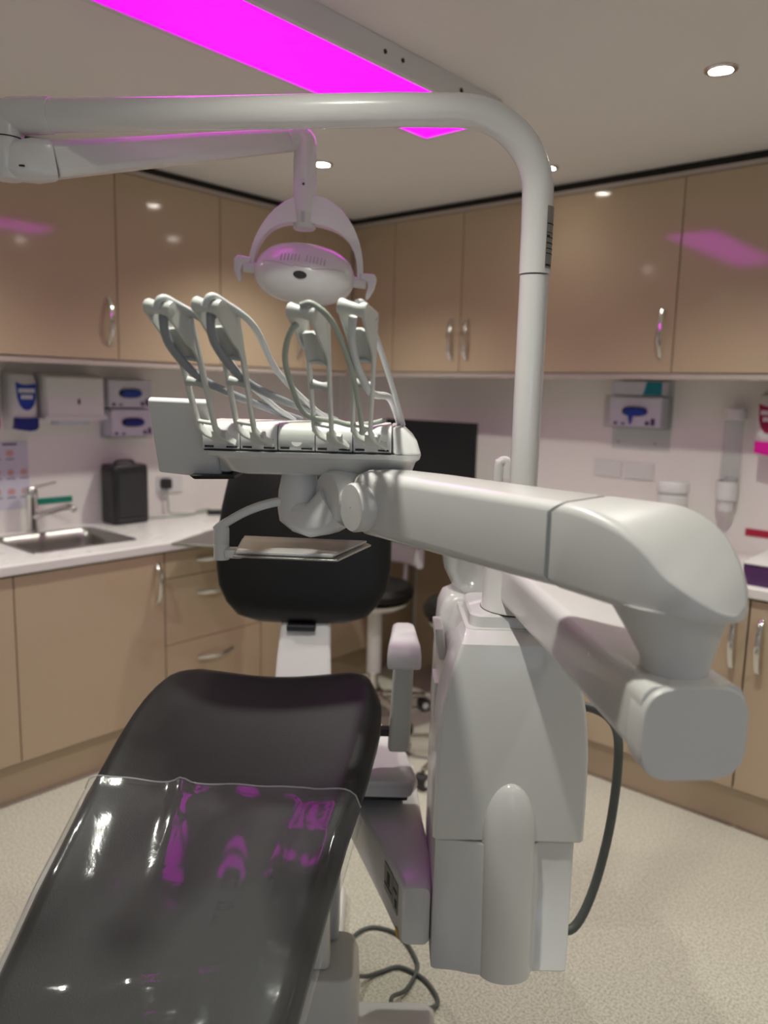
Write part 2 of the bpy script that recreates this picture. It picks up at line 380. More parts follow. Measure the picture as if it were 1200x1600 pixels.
# worktop with the sink cut-out, L-shaped
xs = [XL, -3.235, -2.868, FX+.012, -.17]; ys = [.55, 1.300, 1.705, FY-.012, YB]
wt = MB().grid(xs, ys, lambda x, y: (x < FX+.012 or y > FY-.012) and not (-3.235 < x < -2.868 and 1.30 < y < 1.705), .862, .90)
tag(wt.build('worktop', WORK, bevel=.006, seg=3), 'white L-shaped laminate worktop along both walls', 'worktop')
t = thing('sink', 'stainless steel sink set into the white worktop', 'sink', (-3.05, 1.50, .70))
cx, cy = -3.0515, 1.5025
rings = []
for w_, h_, r_, z in ((.400, .438, .03, .9015), (.398, .436, .03, .9035), (.372, .410, .03, .9035), (.360, .398, .035, .900), (.345, .383, .045, .86), (.325, .363, .05, .73), (.29, .32, .06, .716), (.06, .06, .028, .712)):
    rings.append([(cx+a, cy+b, z) for a, b in rrect(w_, h_, r_, 6)])
MB().loft(rings, cap=False).build('basin', STEEL, t, ang=60)
MB().lathe([(.045, .7125), (.045, .716), (.03, .718), (.026, .714)], (cx, cy, 0), 24).build('drain', CHROME, t)
t = thing('mixer_tap', 'chrome lever mixer tap behind the sink', 'tap', (-3.297, 1.485, .90))
tx, ty = -3.297, 1.485
MB().lathe([(.028, .90), (.028, .908), (.023, .912), (.023, 1.045), (.025, 1.05), (.025, 1.085), (.02, 1.092), (.001, 1.094)], (tx, ty, 0), 24).build('body', CHROME, t)
MB().tube(catmull([(tx+.01, ty, .965), (tx+.06, ty+.03, .985), (tx+.13, ty+.07, 1.012), (tx+.165, ty+.09, 1.018), (tx+.18, ty+.098, 1.005)], 4), .012, 12).build('spout', CHROME, t)
MB().tube([(tx, ty, 1.085), (tx+.03, ty+.03, 1.098), (tx+.07, ty+.075, 1.115)], [.008, .006, .005], 10).build('lever', CHROME, t)

# ------------------------------------------------------------------ things on and along the left wall
def dispenser(side, pos, z0, label, c1, c2):
    # pos along wall, body on the wall; u along wall, n out of the wall
    if side == 'L': o = Vector((XL, pos, z0)); u = Vector((0, 1, 0)); n = Vector((1, 0, 0))
    else: o = Vector((pos, YB, z0)); u = Vector((1, 0, 0)); n = Vector((0, -1, 0))
    t = thing('soap_dispenser', label, 'dispenser', o, group='wall soap dispensers')
    Z = Vector((0, 0, 1)); rings = []
    for z, w_, dp in ((0, .098, .085), (.02, .108, .098), (.08, .116, .105), (.19, .118, .105), (.225, .112, .09), (.24, .098, .06)):
        rings.append([o+u*a*w_/2+n*(b*dp)+Z*z for a, b in [(-1, 0), (-1, .55), (-.92, .8), (-.72, .94), (-.4, 1), (0, 1.02), (.4, 1), (.72, .94), (.92, .8), (1, .55), (1, 0)]])
    MB().loft(rings).build('body', WHITE2, t, bevel=.003)
    fr = .1085
    sh = [(-.043, .195), (-.02, .186), (0, .184), (.02, .186), (.043, .19), (.038, .13), (.028, .10), (.014, .084), (0, .08), (-.014, .084), (-.028, .10), (-.038, .13)]
    bd = MB().prism(sh, o+n*fr, u, Z, n*.003).build('badge', c1, t)
    for zz, n_ in ((.152, 7), (.126, 5)):        # two rows of white lettering, too blurred to read
        for i in range(n_):
            q = (i-(n_-1)/2)*.0098; MB().prism([(q-.0038, zz), (q+.0038, zz), (q+.0038, zz+.017), (q-.0038, zz+.017)], o+n*(fr+.003), u, Z, n*.001).build('letter', WINK, bd)
    MB().prism([(-.047, .004), (-.02, -.002), (.01, -.006), (.035, -.002), (.047, .01), (.047, .05), (.02, .048), (-.02, .048), (-.047, .05)], o+n*.02, u, Z, n*.094).build('push_lever', c2, t, bevel=.004)
dispenser('L', 1.303, 1.337, 'white soap dispenser with a red badge cut off at the left edge', RED, RED)
dispenser('L', 1.462, 1.337, 'white soap dispenser with a blue badge and blue lever over the sink', BLUE, NAVY)
dispenser('B', -.905, 1.325, 'white soap dispenser with a crimson badge and pink lever on the back wall', CRIM, PINK)
t = thing('towel_dispenser', 'white paper towel dispenser on the wall left of the glove boxes', 'dispenser', (XL, 1.667, 1.38))
rings = []
for x, dy, z0, z1 in ((XL, .132, 1.39, 1.572), (XL+.08, .134, 1.385, 1.572), (XL+.115, .132, 1.385, 1.566), (XL+.128, .126, 1.392, 1.555)):
    rings.append([(x, 1.667+a, (z0+z1)/2+b) for a, b in rrect(2*dy, z1-z0, .012, 4)])
MB().loft(rings).build('cover', WHITE2, t, bevel=.004)
MB().prism([(-.137, 0), (.137, 0), (.144, -.014), (.12, -.02), (-.12, -.02), (-.144, -.014)], (XL, 1.667, 1.395), (0, 1, 0), (0, 0, 1), (.13, 0, 0)).build('lip', WHITE2, t, bevel=.003)
MB().prism(sel(.005, .013, 14), (XL+.128, 1.678, 1.455), (0, 1, 0), (0, 0, 1), (.003, 0, 0)).build('lock_slot', INK, t)
MB().span((XL+.03, 1.60, 1.355), (XL+.10, 1.74, 1.385)).build('towel_stack', PAPER, t)
def glove_box(name, o, u, n, label, W=.215, H=.122, D=.075, glove=BLUE, tail=False, corner=None):
    o, u, n = Vector(o), Vector(u), Vector(n); Z = Vector((0, 0, 1))
    t = thing(name, label, 'glove box', o, group='boxes of disposable gloves')
    MB().prism([(-W/2, 0), (W/2, 0), (W/2, H), (-W/2, H)], o+n*.006, u, Z, n*D).build('carton', PAPER, t, bevel=.002)
    MB().prism(sel(.058, .021, 24, 2.6), o+n*(D+.0065)+Z*H*.52, u, Z, n*.001).build('slot', INK, t)
    g = MB().prism(sel(.052, .016, 20, 2.4), o+n*(D+.004)+Z*H*.52+u*.004, u, Z, n*.014)
    if tail: g.prism([(-.03, .0), (-.004, 0), (-.010, -.045), (-.018, -.05), (-.026, -.02)], o+n*(D+.008)+Z*H*.46, u, Z, n*.006)
    g.build('glove', glove, t, bevel=.004)
    for q, hh in ((-.085, .02), (-.05, .014), (.06, .03), (.085, .05)):
        MB().prism([(q-.009, .008), (q+.009, .008), (q+.009, .008+hh*.6), (q-.009, .008+hh*.6)], o+n*(D+.0065), u, Z, n*.0006).build('print', corner or PURP, t)
glove_box('glove_box', (XL, 1.952, 1.429), (0, 1, 0), (1, 0, 0), 'upper box of blue gloves on the wall beside the towel dispenser')
glove_box('glove_box', (XL, 1.962, 1.297), (0, 1, 0), (1, 0, 0), 'lower box of navy gloves on the wall, under the other box', glove=NAVY)
t = thing('glove_rack', 'clear acrylic rack holding the two glove boxes on the left wall', 'rack', (XL, 1.957, 1.29))
MB().span((XL+.001, 1.84, 1.288), (XL+.004, 2.075, 1.56)).build('back_plate', GLASSY, t)
for z in (1.289, 1.421): MB().span((XL+.004, 1.84, z), (XL+.088, 2.075, z+.005)).build('shelf', GLASSY, t)
t = thing('handwash_poster', 'pale handwashing poster with small pictures above the sink', 'poster', (XL, 1.31, 1.0))
MB().span((XL, 1.12, .995), (XL+.0015, 1.506, 1.285)).build('sheet', PAPER, t)
for i in range(6):
    for j in range(3):
        if (i, j) == (0, 0): continue
        MB().prism(sel(.013+.003*((i+j) % 2), .014, 12, 2.5), (XL+.0015, 1.485-.056*i, 1.235-.082*j), (0, 1, 0), (0, 0, 1), (.0006, 0, 0)).build('picture', SKIN, t)
        MB().prism([(-.018, 0), (.018, 0), (.018, .004), (-.018, .004)], (XL+.0015, 1.485-.056*i, 1.208-.082*j), (0, 1, 0), (0, 0, 1), (.0006, 0, 0)).build('caption', PURP, t)
MB().span((XL+.0015, 1.40, 1.268), (XL+.0021, 1.46, 1.276)).build('heading', PURP, t)
o = MB().span((XL, 1.49, 1.006), (XL+.004, 1.695, 1.032)).build('zone_strip', GREEN, org=(XL, 1.59, 1.0), bevel=.001)
tag(o, 'green plastic strip on the wall behind the tap', 'strip')
o = MB().span((-.985, YB-.004, .978), (-.72, YB, 1.008)).build('zone_strip', REDS, org=(-.9, YB, .98), bevel=.001)
tag(o, 'red plastic strip on the back wall at the right edge', 'strip')
t = thing('speaker_box', 'black mesh-fronted box standing on the worktop right of the sink', 'speaker', (-3.27, 1.90, .90))
rings = []
for z, k in ((.9005, .93), (.91, 1), (1.14, 1), (1.165, .97), (1.172, .9)):
    rings.append([(-3.268+a*k, 1.905+b*k, z) for a, b in rrect(.13, .178, .02, 5)])
MB().loft(rings).build('housing', BLACKP, t, ang=50)
MB().prism(rrect(.135, .20, .012, 4), (-3.2035, 1.905, 1.032), (0, 1, 0), (0, 0, 1), (.003, 0, 0)).build('grille', BLACKM, t, bevel=.001)
MB().prism(rrect(.14, .012, .005, 3), (-3.2035, 1.905, .922), (0, 1, 0), (0, 0, 1), (.003, 0, 0)).build('control_strip', DGREY, t)
MB().tube(catmull([(-3.27, 1.855, 1.170), (-3.27, 1.87, 1.186), (-3.27, 1.94, 1.186), (-3.27, 1.955, 1.170)], 4), .006, 8).build('carry_handle', BLACKP, t)
t = thing('wall_socket', 'white double wall socket with a black plug pushed in', 'socket', (XL, 2.18, 1.0))
MB().prism(rrect(.146, .086, .006, 3), (XL, 2.20, 1.05), (0, 1, 0), (0, 0, 1), (.009, 0, 0)).build('plate', WHITE2, t, bevel=.002)
MB().prism(rrect(.05, .052, .012, 4), (XL+.009, 2.168, 1.055), (0, 1, 0), (0, 0, 1), (.035, 0, 0)).build('plug', BLACKP, t, bevel=.005)
o = MB().tube(catmull([(XL+.03, 2.168, 1.025), (XL+.035, 2.17, .96), (XL+.04, 2.175, .912), (XL+.07, 2.22, .906), (XL+.10, 2.30, .906), (XL+.08, 2.38, .906), (XL+.04, 2.41, .906), (XL+.05, 2.33, .907), (XL+.11, 2.28, .907), (XL+.13, 2.20, .906), (XL+.10, 2.08, .906), (XL+.06, 1.995, .907)], 5), .0045, 8).build('power_cable', HOSEG, org=(XL+.03, 2.168, .90))
tag(o, 'thin grey power cable coiled on the worktop below the socket', 'cable')
o = MB().prism(rrect(.11, .05, .012, 4), (XL+.175, 2.37, .9005), (.55, .83, 0), (-.83, .55, 0), (0, 0, .022)).build('power_adapter', BLACKP, org=(XL+.13, 2.36, .90), bevel=.004)
tag(o, 'small dark cable adapter lying on the worktop', 'adapter')
o = MB().loft([[(x, y, .9008) for x, y in ((-2.80, 2.04), (-2.66, 1.745), (-2.50, 1.85), (-2.50, 2.20), (-2.80, 2.20))], [(x, y, .912) for x, y in ((-2.80, 2.04), (-2.66, 1.745), (-2.50, 1.85), (-2.50, 2.20), (-2.80, 2.20))]]).build('steel_tray', STEEL, org=(-2.65, 2.0, .90), bevel=.003)
tag(o, 'grey metal tray jutting over the worktop edge above the drawers', 'tray')

# ------------------------------------------------------------------ things along the back wall
t = thing('computer_monitor', 'black flat computer screen on the corner of the worktop', 'monitor', (-2.43, 3.12, .90))
MB().span((-2.715, 3.09, 1.045), (-2.142, 3.105, 1.392)).build('screen', SCREEN, t, bevel=.003)
MB().span((-2.60, 3.105, 1.10), (-2.26, 3.135, 1.33)).build('housing', BLACKP, t, bevel=.006)
MB().cyl((-2.43, 3.15, .915), (-2.43, 3.15, 1.2), .02).build('stand', BLACKP, t)
MB().lathe([(.11, .9005), (.11, .91), (.09, .917)], (-2.43, 3.15, 0), 28).build('foot', BLACKP, t)
glove_box('glove_box', (-1.465, YB, 1.405), (1, 0, 0), (0, -1, 0), 'box of blue gloves with a glove hanging out on the back wall', W=.235, H=.128, D=.08, tail=True)
o = MB().prism([(-.115, 0), (.115, 0), (.115, .06), (-.115, .06)], (-1.465, YB-.006, 1.541), (1, 0, 0), (0, 0, 1), (0, -.075, 0)).build('mask_box', PAPER, org=(-1.465, YB, 1.54), bevel=.002)
tag(o, 'pale box with a teal corner above the back wall glove box', 'box')
MB().prism([(.03, .002), (.113, .002), (.113, .058), (.045, .058)], (-1.465, YB-.081, 1.541), (1, 0, 0), (0, 0, 1), (0, -.001, 0)).build('teal_print', TEAL, o)
t = thing('glove_rack', 'clear acrylic glove box rack fixed to the back wall', 'rack', (-1.465, YB, 1.31))
MB().span((-1.60, YB-.004, 1.30), (-1.33, YB-.001, 1.602)).build('back_plate', GLASSY, t)
for z in (1.398, 1.5345): MB().span((-1.60, YB-.095, z), (-1.33, YB-.004, z+.005)).build('shelf', GLASSY, t)
for x in (-1.604, -1.332): MB().span((x, YB-.095, 1.403), (x+.004, YB-.004, 1.5345)).build('side_panel', GLASSY, t)
for x in (-1.567, -1.396): MB().cyl((x, YB-.004, 1.332), (x, YB-.008, 1.332), .005, n=12).build('screw', STEEL, t)
t = thing('cup_dispenser', 'clear tube cup dispenser with white cap on the back wall', 'dispenser', (-1.055, YB, 1.10))
MB().lathe([(.037, 1.19), (.037, 1.46)], (-1.055, YB-.046, 0), 28, cap=False).build('tube', GLASSY, t)
MB().lathe([(.001, 1.50), (.040, 1.498), (.042, 1.49), (.042, 1.455), (.038, 1.452)], (-1.055, YB-.046, 0), 28, cap=False).build('cap', WHITE2, t)
MB().lathe([(.040, 1.20), (.043, 1.195), (.042, 1.125), (.036, 1.12)], (-1.062, YB-.046, 0), 28, cap=False).span((-1.09, YB-.012, 1.11), (-1.03, YB, 1.22)).build('holder_ring', WHITE2, t)
MB().lathe([(.034, 1.145), (.030, 1.075), (.001, 1.074)], (-1.062, YB-.046, 0), 24, cap=False).build('cup', WHITE2, t)
t = thing('canister', 'white round canister with a lid on the back worktop', 'canister', (-1.232, 3.22, .90))
MB().lathe([(.055, .9005), (.060, .905), (.062, 1.135), (.058, 1.14)], (-1.232, 3.22, 0), 32).build('pot', WHITE2, t)
MB().lathe([(.057, 1.141), (.057, 1.147)], (-1.232, 3.22, 0), 32).build('seal', GREYP, t)
MB().lathe([(.064, 1.148), (.065, 1.152), (.065, 1.185), (.06, 1.192), (.001, 1.194)], (-1.232, 3.22, 0), 32).build('lid', WHITE2, t)
t = thing('storage_box', 'low purple box with a white lid on the right worktop', 'box', (-.55, 2.97, .90))
MB().span((-.815, 2.825, .9008), (-.30, 3.12, .972)).build('box', PURP, t, bevel=.003)
MB().span((-.818, 2.822, .9725), (-.297, 3.123, .979)).build('lid', WHITE2, t, bevel=.002)
t = thing('wall_socket', 'white blank wall plates above the back worktop', 'socket', (-1.53, YB, 1.2))
for x in (-1.61, -1.46): MB().prism(rrect(.135, .075, .006, 3), (x, YB, 1.205), (1, 0, 0), (0, 0, 1), (0, -.008, 0)).build('plate', WHITE2, t, bevel=.002)

# ------------------------------------------------------------------ operator stools
def stool(s0, d0, zs, label, back, rz, rs=.175):
    t = thing('operator_stool', label, 'stool', (s0, d0, 0), True, group='operator stools')
    MB().lathe([(.001, zs-.085), (rs-.03, zs-.082), (rs, zs-.06), (rs+.004, zs-.035), (rs-.012, zs-.008), (rs-.06, zs), (.001, zs-.004)], (s0, d0, 0), 36, cap=False).build('seat', LEATHER, t)
    MB().lathe([(.001, zs-.125), (.11, zs-.122), (.15, zs-.10), (.155, zs-.086)], (s0, d0, 0), 28, cap=False).build('seat_pan', WHITE2, t)
    MB().lathe([(.034, .22), (.034, zs-.12)], (s0, d0, 0), 20).build('sleeve', WHITE2, t)
    MB().lathe([(.022, .10), (.022, .23)], (s0, d0, 0), 16).build('gas_lift', CHROME, t)
    MB().lathe([(.045, .075), (.05, .085), (.045, .13), (.03, .14)], (s0, d0, 0), 20).build('hub', CHROME, t)
    for k in range(5):
        a = rz+2*PI*k/5; u = Vector((math.cos(a), math.sin(a), 0)); c = Vector((s0, d0, 0))
        l = MB().tube([c+u*.03+Vector((0, 0, .105)), c+u*.15+Vector((0, 0, .095)), c+u*.26+Vector((0, 0, .075))], [.02, .016, .012], 10).build('leg', CHROME, t)
        n = Vector((-u.y, u.x, 0)); e = c+u*.26
        MB().cyl(e+n*.024+Vector((0, 0, .0305)), e-n*.024+Vector((0, 0, .0305)), .030, n=18).build('caster', BLACKP, l)
        MB().cyl(e+n*.0255+Vector((0, 0, .0305)), e-n*.0255+Vector((0, 0, .0305)), .016, n=14).build('caster_hub', WHITE2, l)
    if back:
        a = R(back); u = Vector((math.cos(a), math.sin(a), 0)); v = Vector((-u.y, u.x, 0)); c = Vector((s0, d0, 0))
        MB().tube(catmull([c+u*.08+Vector((0, 0, zs-.115)), c+u*.2+Vector((0, 0, zs-.11)), c+u*.235+Vector((0, 0, zs)), c+u*.225+Vector((0, 0, zs+.08))], 5), .011, 10).build('back_stem', WHITE2, t)
        path = [c+u*(.215-.05*(k/6)**2)+v*(.022*k)+Vector((0, 0, zs+.105)) for k in range(-6, 7)]
        MB().sweep(path, rrect(.035, .10, .014, 4)).build('backrest', WHITE2, t, ang=60)
stool(-.03, 3.55, .655, 'stool with black round seat and white backrest, behind the chair back', 52, .3)
stool(.345, 3.06, .71, 'black-seated stool half hidden behind the white dental column', 0, 2.75)

# ------------------------------------------------------------------ dental chair
def axis_s(d): return -.22-(2.15-d)*.095-.005*math.exp(-((d-1.6)/.12)**2)         # centre line of the chair
CH = thing('dental_chair', 'black leather dental chair raised on a white lift, seen from its foot end', 'dental chair', (-.25, 1.75, 0), True)
# (d, z, half width, thickness, dish, edge drop)
SEAT = [(.70, .572, .150, .030, .000), (.705, .580, .190, .055, .002), (.75, .597, .208, .072, .003), (.86, .632, .216, .075, .004), (.98, .668, .226, .075, .005), (1.17, .733, .243, .075, .005), (1.30, .768, .254, .078, .005),
        (1.39, .789, .264, .082, .006), (1.50, .806, .273, .088, .010), (1.60, .820, .280, .092, .014), (1.67, .832, .279, .095, .018), (1.72, .841, .271, .095, .022), (1.76, .847, .258, .093, .024), (1.79, .848, .240, .088, .024), (1.815, .842, .215, .075, .022), (1.83, .828, .175, .05, .018), (1.835, .818, .14, .03, .015)]
def seat_z(d):
    for a, b in zip(SEAT, SEAT[1:]):
        if a[0] <= d <= b[0]:
            k = (d-a[0])/(b[0]-a[0]); return [p+(q-p)*k for p, q in zip(a, b)]
    return SEAT[-1]
def seat_top(a, d, z, w_, th, dish):
    e = max(0, (abs(a)-.84)/.16); sx = (abs(a)-.012*e*e)
    lip = 0
    return (axis_s(d)+math.copysign(sx, a)*w_, d, z+dish*(a*a*1.6-.9*a**4)-th*.42*(1-math.sqrt(max(0, 1-e*e)))+lip)
def seat_ring(d, z, w_, th, dish):
    top = [seat_top(-1+2*i/24, d, z, w_, th, dish) for i in range(25)]
    bot = []
    for i in range(13):
        a = 1-2*i/12; e = max(0, (abs(a)-.8)/.2)
        bot.append((axis_s(d)+a*w_*.985, d, z-th+.35*th*(1-math.sqrt(max(0, 1-e*e)))))
    return top+bot
SE = [seat_z(.70+(1.835-.70)*i/46) for i in range(47)]
for i in range(47): SE[i][0] = .70+(1.835-.70)*i/46
seat_mb = MB().loft([seat_ring(*q) for q in SE])
seat = seat_mb.build('seat', LEATHER, CH, ang=80)
# clear protective film over the leg rest, with its creased upper hem
rings = []
hem = 1.375
for i in range(60):
    d = .72+(hem-.72)*i/59; q = seat_z(d); ring = []
    for j in range(49):
        a = -1+2*j/48; p = Vector(seat_top(a, d, q[1], q[2]+.005, q[3], q[4])); k = (d-.72)/(hem-.72)
        lift = .004+.0012*math.sin(17*a+9*d)+.0015*math.sin(31*d+3*a)
        lift += .010*math.exp(-((a+.28-.35*(1-k))/.05)**2)*max(0, (k-.62)/.38)**1.4              # fold running down from the hem
        lift += .003*math.sin(46*d+2.5*a+1.5*math.sin(9*a))*math.exp(-((d-.93)/.12)**2)*(.5+.5*math.sin(2.2*a+1.2))
        lift += .006*math.exp(-((d-1.0-.018*math.sin(3*a))/.010)**2)*math.exp(-((a+.1)/.6)**2)+.004*math.exp(-((d-.955+.02*a)/.009)**2)*math.exp(-((a-.3)/.5)**2)   # ripple across
        lift += .006*math.exp(-((a-.78+.25*k)/.05)**2)*max(0, .8-k)+.003*math.exp(-((a-.2-.4*k)/.05)**2)*max(0, k-.5)
        lift += .004*max(0, (k-.97)/.03)
        p.z += lift
        p.y += (-.016*a+.004*math.sin(5*a+1))*max(0, (k-.85)/.15)
        ring.append(p)
    for s_, pos in ((1, ring.append), (-1, lambda v: ring.insert(0, v))):
        for t_ in (.35, .75): pos(Vector((axis_s(d)+s_*(q[2]+.005), d, q[1]-q[3]*t_+q[4]*.5)))
    rings.append(ring)
film = MB().loft(rings, cap=False, closed=False).build('protective_film', FILM, CH, ang=180)
tag(film, 'clear plastic film over the leg rest')
MB().tube([p+Vector((0, 0, .0012)) for p in rings[-1][2:-2]], .0017, 6).build('film_hem', HEMM, film)
# back rest
rings = []
for z, d, hw, th in ((.882, 2.105, .06, .012), (.886, 2.10, .13, .04), (.905, 2.095, .182, .062), (.94, 2.10, .214, .075), (.985, 2.108, .236, .082), (1.04, 2.12, .246, .085), (1.12, 2.137, .246, .086), (1.20, 2.157, .237, .085), (1.28, 2.18, .222, .082), (1.35, 2.205, .198, .075), (1.385, 2.22, .165, .06), (1.40, 2.23, .10, .035)):
    sc = -.222
    rings.append([(sc+a, d+b+.035+(.0 if b > 0 else -.05*(a/.25)**2*0), z) for a, b in sel(hw, th/2, 44, 3.0)])
MB().loft(rings).build('backrest', LEATHER, CH, ang=80)
MB().span((-.262, 2.09, .868), (-.182, 2.15, .886)).build('backrest_clip', BLACKP, CH, bevel=.004)
rings = []
for z, hw, d in ((.56, .078, 2.00), (.70, .078, 2.03), (.80, .074, 2.065), (.885, .069, 2.115), (.99, .066, 2.165)):
    rings.append([(-.212+a, d+.03+b, z) for a, b in rrect(2*hw, .05, .012, 4)])
MB().loft(rings).build('backrest_bracket', WHITE, CH, ang=60)
# arm rest on the right
rings = []
for d, z0, z1, hw, off in ((1.742, .898, .906, .034, .0), (1.745, .893, .922, .039, .0), (1.755, .892, .932, .040, 0), (1.78, .895, .948, .038, 0), (1.82, .90, .957, .033, 0), (1.90, .905, .957, .028, 0), (1.93, .915, .950, .020, 0)):
    rings.append([(.056+off+a, d, (z0+z1)/2+b) for a, b in rrect(2*hw, z1-z0, min(hw, (z1-z0)/2)*.45, 4)])
ar = MB().loft(rings).build('armrest_pad', WHITE2, CH, ang=50)
rings = []
for z, hw, c in ((.672, .024, .050), (.680, .0265, .050), (.76, .0255, .053), (.84, .0245, .055), (.92, .0235, .057)):
    rings.append([(c+a, 1.805+b, z) for a, b in rrect(2*hw, .05, .011, 4)])
MB().loft(rings).build('armrest_post', LGREY, CH, ang=50)
MB().span((-.06, 1.79, .705), (.028, 1.82, .722)).build('armrest_bar', BLACKP, CH, bevel=.003)
# lift and base
rings = []
for d, s0, s1, z0, z1 in ((1.50, .06, .117, .375, .505), (1.51, .055, .120, .372, .512), (1.62, .02, .124, .375, .515), (1.75, -.03, .112, .39, .522), (1.86, -.08, .105, .42, .53), (1.98, -.12, .10, .43, .54)):
    rings.append([((s0+s1)/2+a, d, (z0+z1)/2+b) for a, b in rrect(s1-s0, z1-z0, .014, 4)])
lift = MB().loft(rings).build('lift_arm', WHITE, CH, ang=50)
rings = []
for d, s1, z in ((1.76, .085, .585), (1.78, .098, .592), (1.90, .075, .60), (2.06, .0, .615)):
    rings.append([((s1-.25)/2+a, d, z+b) for a, b in rrect(s1+.25, .04, .016, 4)])
MB().loft(rings).build('lift_cover', WHITE, CH, bevel=.004, ang=60)
MB().span((-.30, 1.78, .545), (.075, 2.04, .572)).build('cover_gasket', BLACKP, CH, bevel=.004)
u = Vector((.04-.0775, .24, 0)); side = Vector((-.93, -.36, 0)).normalized()
def on_lift(d0, d1, z0, z1, mat_, name, off=.0012, par=None):
    def sx(d):
        for (a, b), (c, e) in zip(((1.51, .055), (1.62, .02), (1.75, -.03)), ((1.62, .02), (1.75, -.03), (1.86, -.08))):
            if a <= d <= c: return b+(e-b)*(d-a)/(c-a)
    a, b = Vector((sx(d0)-off, d0, 0)), Vector((sx(d1)-off, d1, 0)); n = Vector((-.0008, -.0003, 0))
    q = [a+Vector((0, 0, z0)), b+Vector((0, 0, z0)), b+Vector((0, 0, z1)), a+Vector((0, 0, z1))]
    return MB().loft([q, [p+n for p in q]]).build(name, mat_, par or lift)
L1 = on_lift(1.555, 1.61, .43, .497, LABEL, 'rating_label'); on_lift(1.522, 1.552, .425, .495, LABEL, 'rating_label')
on_lift(1.575, 1.59, .455, .483, INK, 'label_print', .0022); on_lift(1.527, 1.537, .437, .455, INK, 'label_print', .0022); on_lift(1.56, 1.607, .447, .4495, INK, 'label_print', .0022); on_lift(1.527, 1.548, .47, .475, INK, 'label_print', .0022)
on_lift(1.515, 1.53, .378, .396, YEL, 'warning_label')
rings = []
for z, hw, hd in ((.0005, .24, .30), (.03, .24, .30), (.045, .232, .292)):
    rings.append([(-.325+a, 1.92+b, z) for a, b in rrect(2*hw, 2*hd, .06, 6)])
MB().loft(rings).build('base_plate', WHITE2, CH, bevel=.004)
MB().loft([[(-.155+a, 1.68+b, z) for a, b in rrect(w_, h_, .03, 5)] for z, w_, h_ in ((.046, .25, .20), (.17, .24, .19), (.205, .22, .17))]).build('base_cover', WHITE2, CH, bevel=.006)
MB().span((-.23, 1.72, .206), (-.085, 1.80, .55)).build('lift_column', GREYP, CH, bevel=.01)
MB().loft([[(-.175+a, 1.655+b, z) for a, b in rrect(w_, .06, .015, 4)] for z, w_ in ((.207, .15), (.40, .14), (.56, .13))]).build('column_cover', WHITE2, CH, bevel=.004)
rings = [[(.01+a, 1.655+b, z) for a, b in rrect(w_, h_, .02, 5)] for z, w_, h_ in ((.0005, .29, .16), (.03, .285, .155), (.048, .26, .13))]
MB().loft(rings).build('foot_pedal_plate', WHITE, CH, bevel=.004)
MB().loft([[(-.255+a, 1.9+b, z) for a, b in rrect(w_, .30, .05, 5)] for z, w_ in ((.54, .30), (.62, .36), (.70, .40), (.745, .42))]).build('seat_underframe', WHITE2, CH, ang=50)
o = MB().tube(catmull([(-.082, 1.93, .05), (-.075, 1.97, .012), (-.035, 2.03, .0065), (.012, 2.045, .0065), (.076, 2.012, .0065), (.116, 1.925, .0065), (.117, 1.875, .0065), (.089, 1.807, .010), (.055, 1.765, .026), (.048, 1.735, .038), (.045, 1.715, .040)], 6), .0055, 10).build('foot_control_cable', CABLE, org=(.01, 1.95, 0), isfg=True)
tag(o, 'dark cable making the larger loop on the floor beside the chair base', 'cable', 'looped floor cables')
o = MB().tube(catmull([(-.06, 1.76, .075), (-.038, 1.80, .05), (-.012, 1.845, .014), (.025, 1.872, .0065), (.073, 1.890, .0065), (.132, 1.853, .0065), (.162, 1.80, .0065), (.166, 1.765, .0065), (.145, 1.735, .02), (.13, 1.715, .03)], 6), .0055, 10).build('foot_control_cable', CABLE, org=(.07, 1.8, 0), isfg=True)
tag(o, 'dark cable making the smaller loop in front, ending at the white floor plate', 'cable', 'looped floor cables')

# ------------------------------------------------------------------ dental unit column
UN = thing('dental_unit', 'tall white dental unit column hanging beside the chair, with spittoon bowl and lower pole', 'dental unit', (.267, 1.6, .34), True)
def usec(z, hw, d0, d1, r=.03): return [(.267+a, (d0+d1)/2+b, z) for a, b in rrect(2*hw, d1-d0, r, 6)]
prof = [(.641, .150, 1.462), (.645, .1525, 1.459), (.72, .1525, 1.457), (.82, .151, 1.457), (.87, .1475, 1.459), (.92, .1415, 1.462), (.97, .131, 1.467), (1.01, .120, 1.473), (1.045, .108, 1.479)]
fc = MB().loft([usec(z, hw, d0, 1.60, .009) for z, hw, d0 in prof]+[usec(1.0475, .1055, 1.482, 1.60, .009), usec(1.062, .096, 1.520, 1.60, .009)])
fcover = fc.build('front_cover', WHITE, UN, ang=28)
MB().loft([usec(z, hw-.006, 1.602, 1.80, .03) for z, hw, d0 in prof]+[usec(1.062, .095, 1.602, 1.79, .03)]).build('rear_body', WHITE, UN, ang=45)
lo = MB()
pl = [(-.146, .0), (-.146, .30), (.137, .30), (.137, .0), (.128, -.004), (.066, -.004), (.060, -.010), (.0, -.020), (-.048, -.020), (-.066, -.017), (-.086, -.011), (-.108, -.007), (-.138, -.005)]
lo.loft([[(.267+a, 1.472+b, z) for a, b in pl] for z in (.345, .348, .638)])
lo.build('lower_skirt', WHITE, UN, bevel=.003, ang=40)
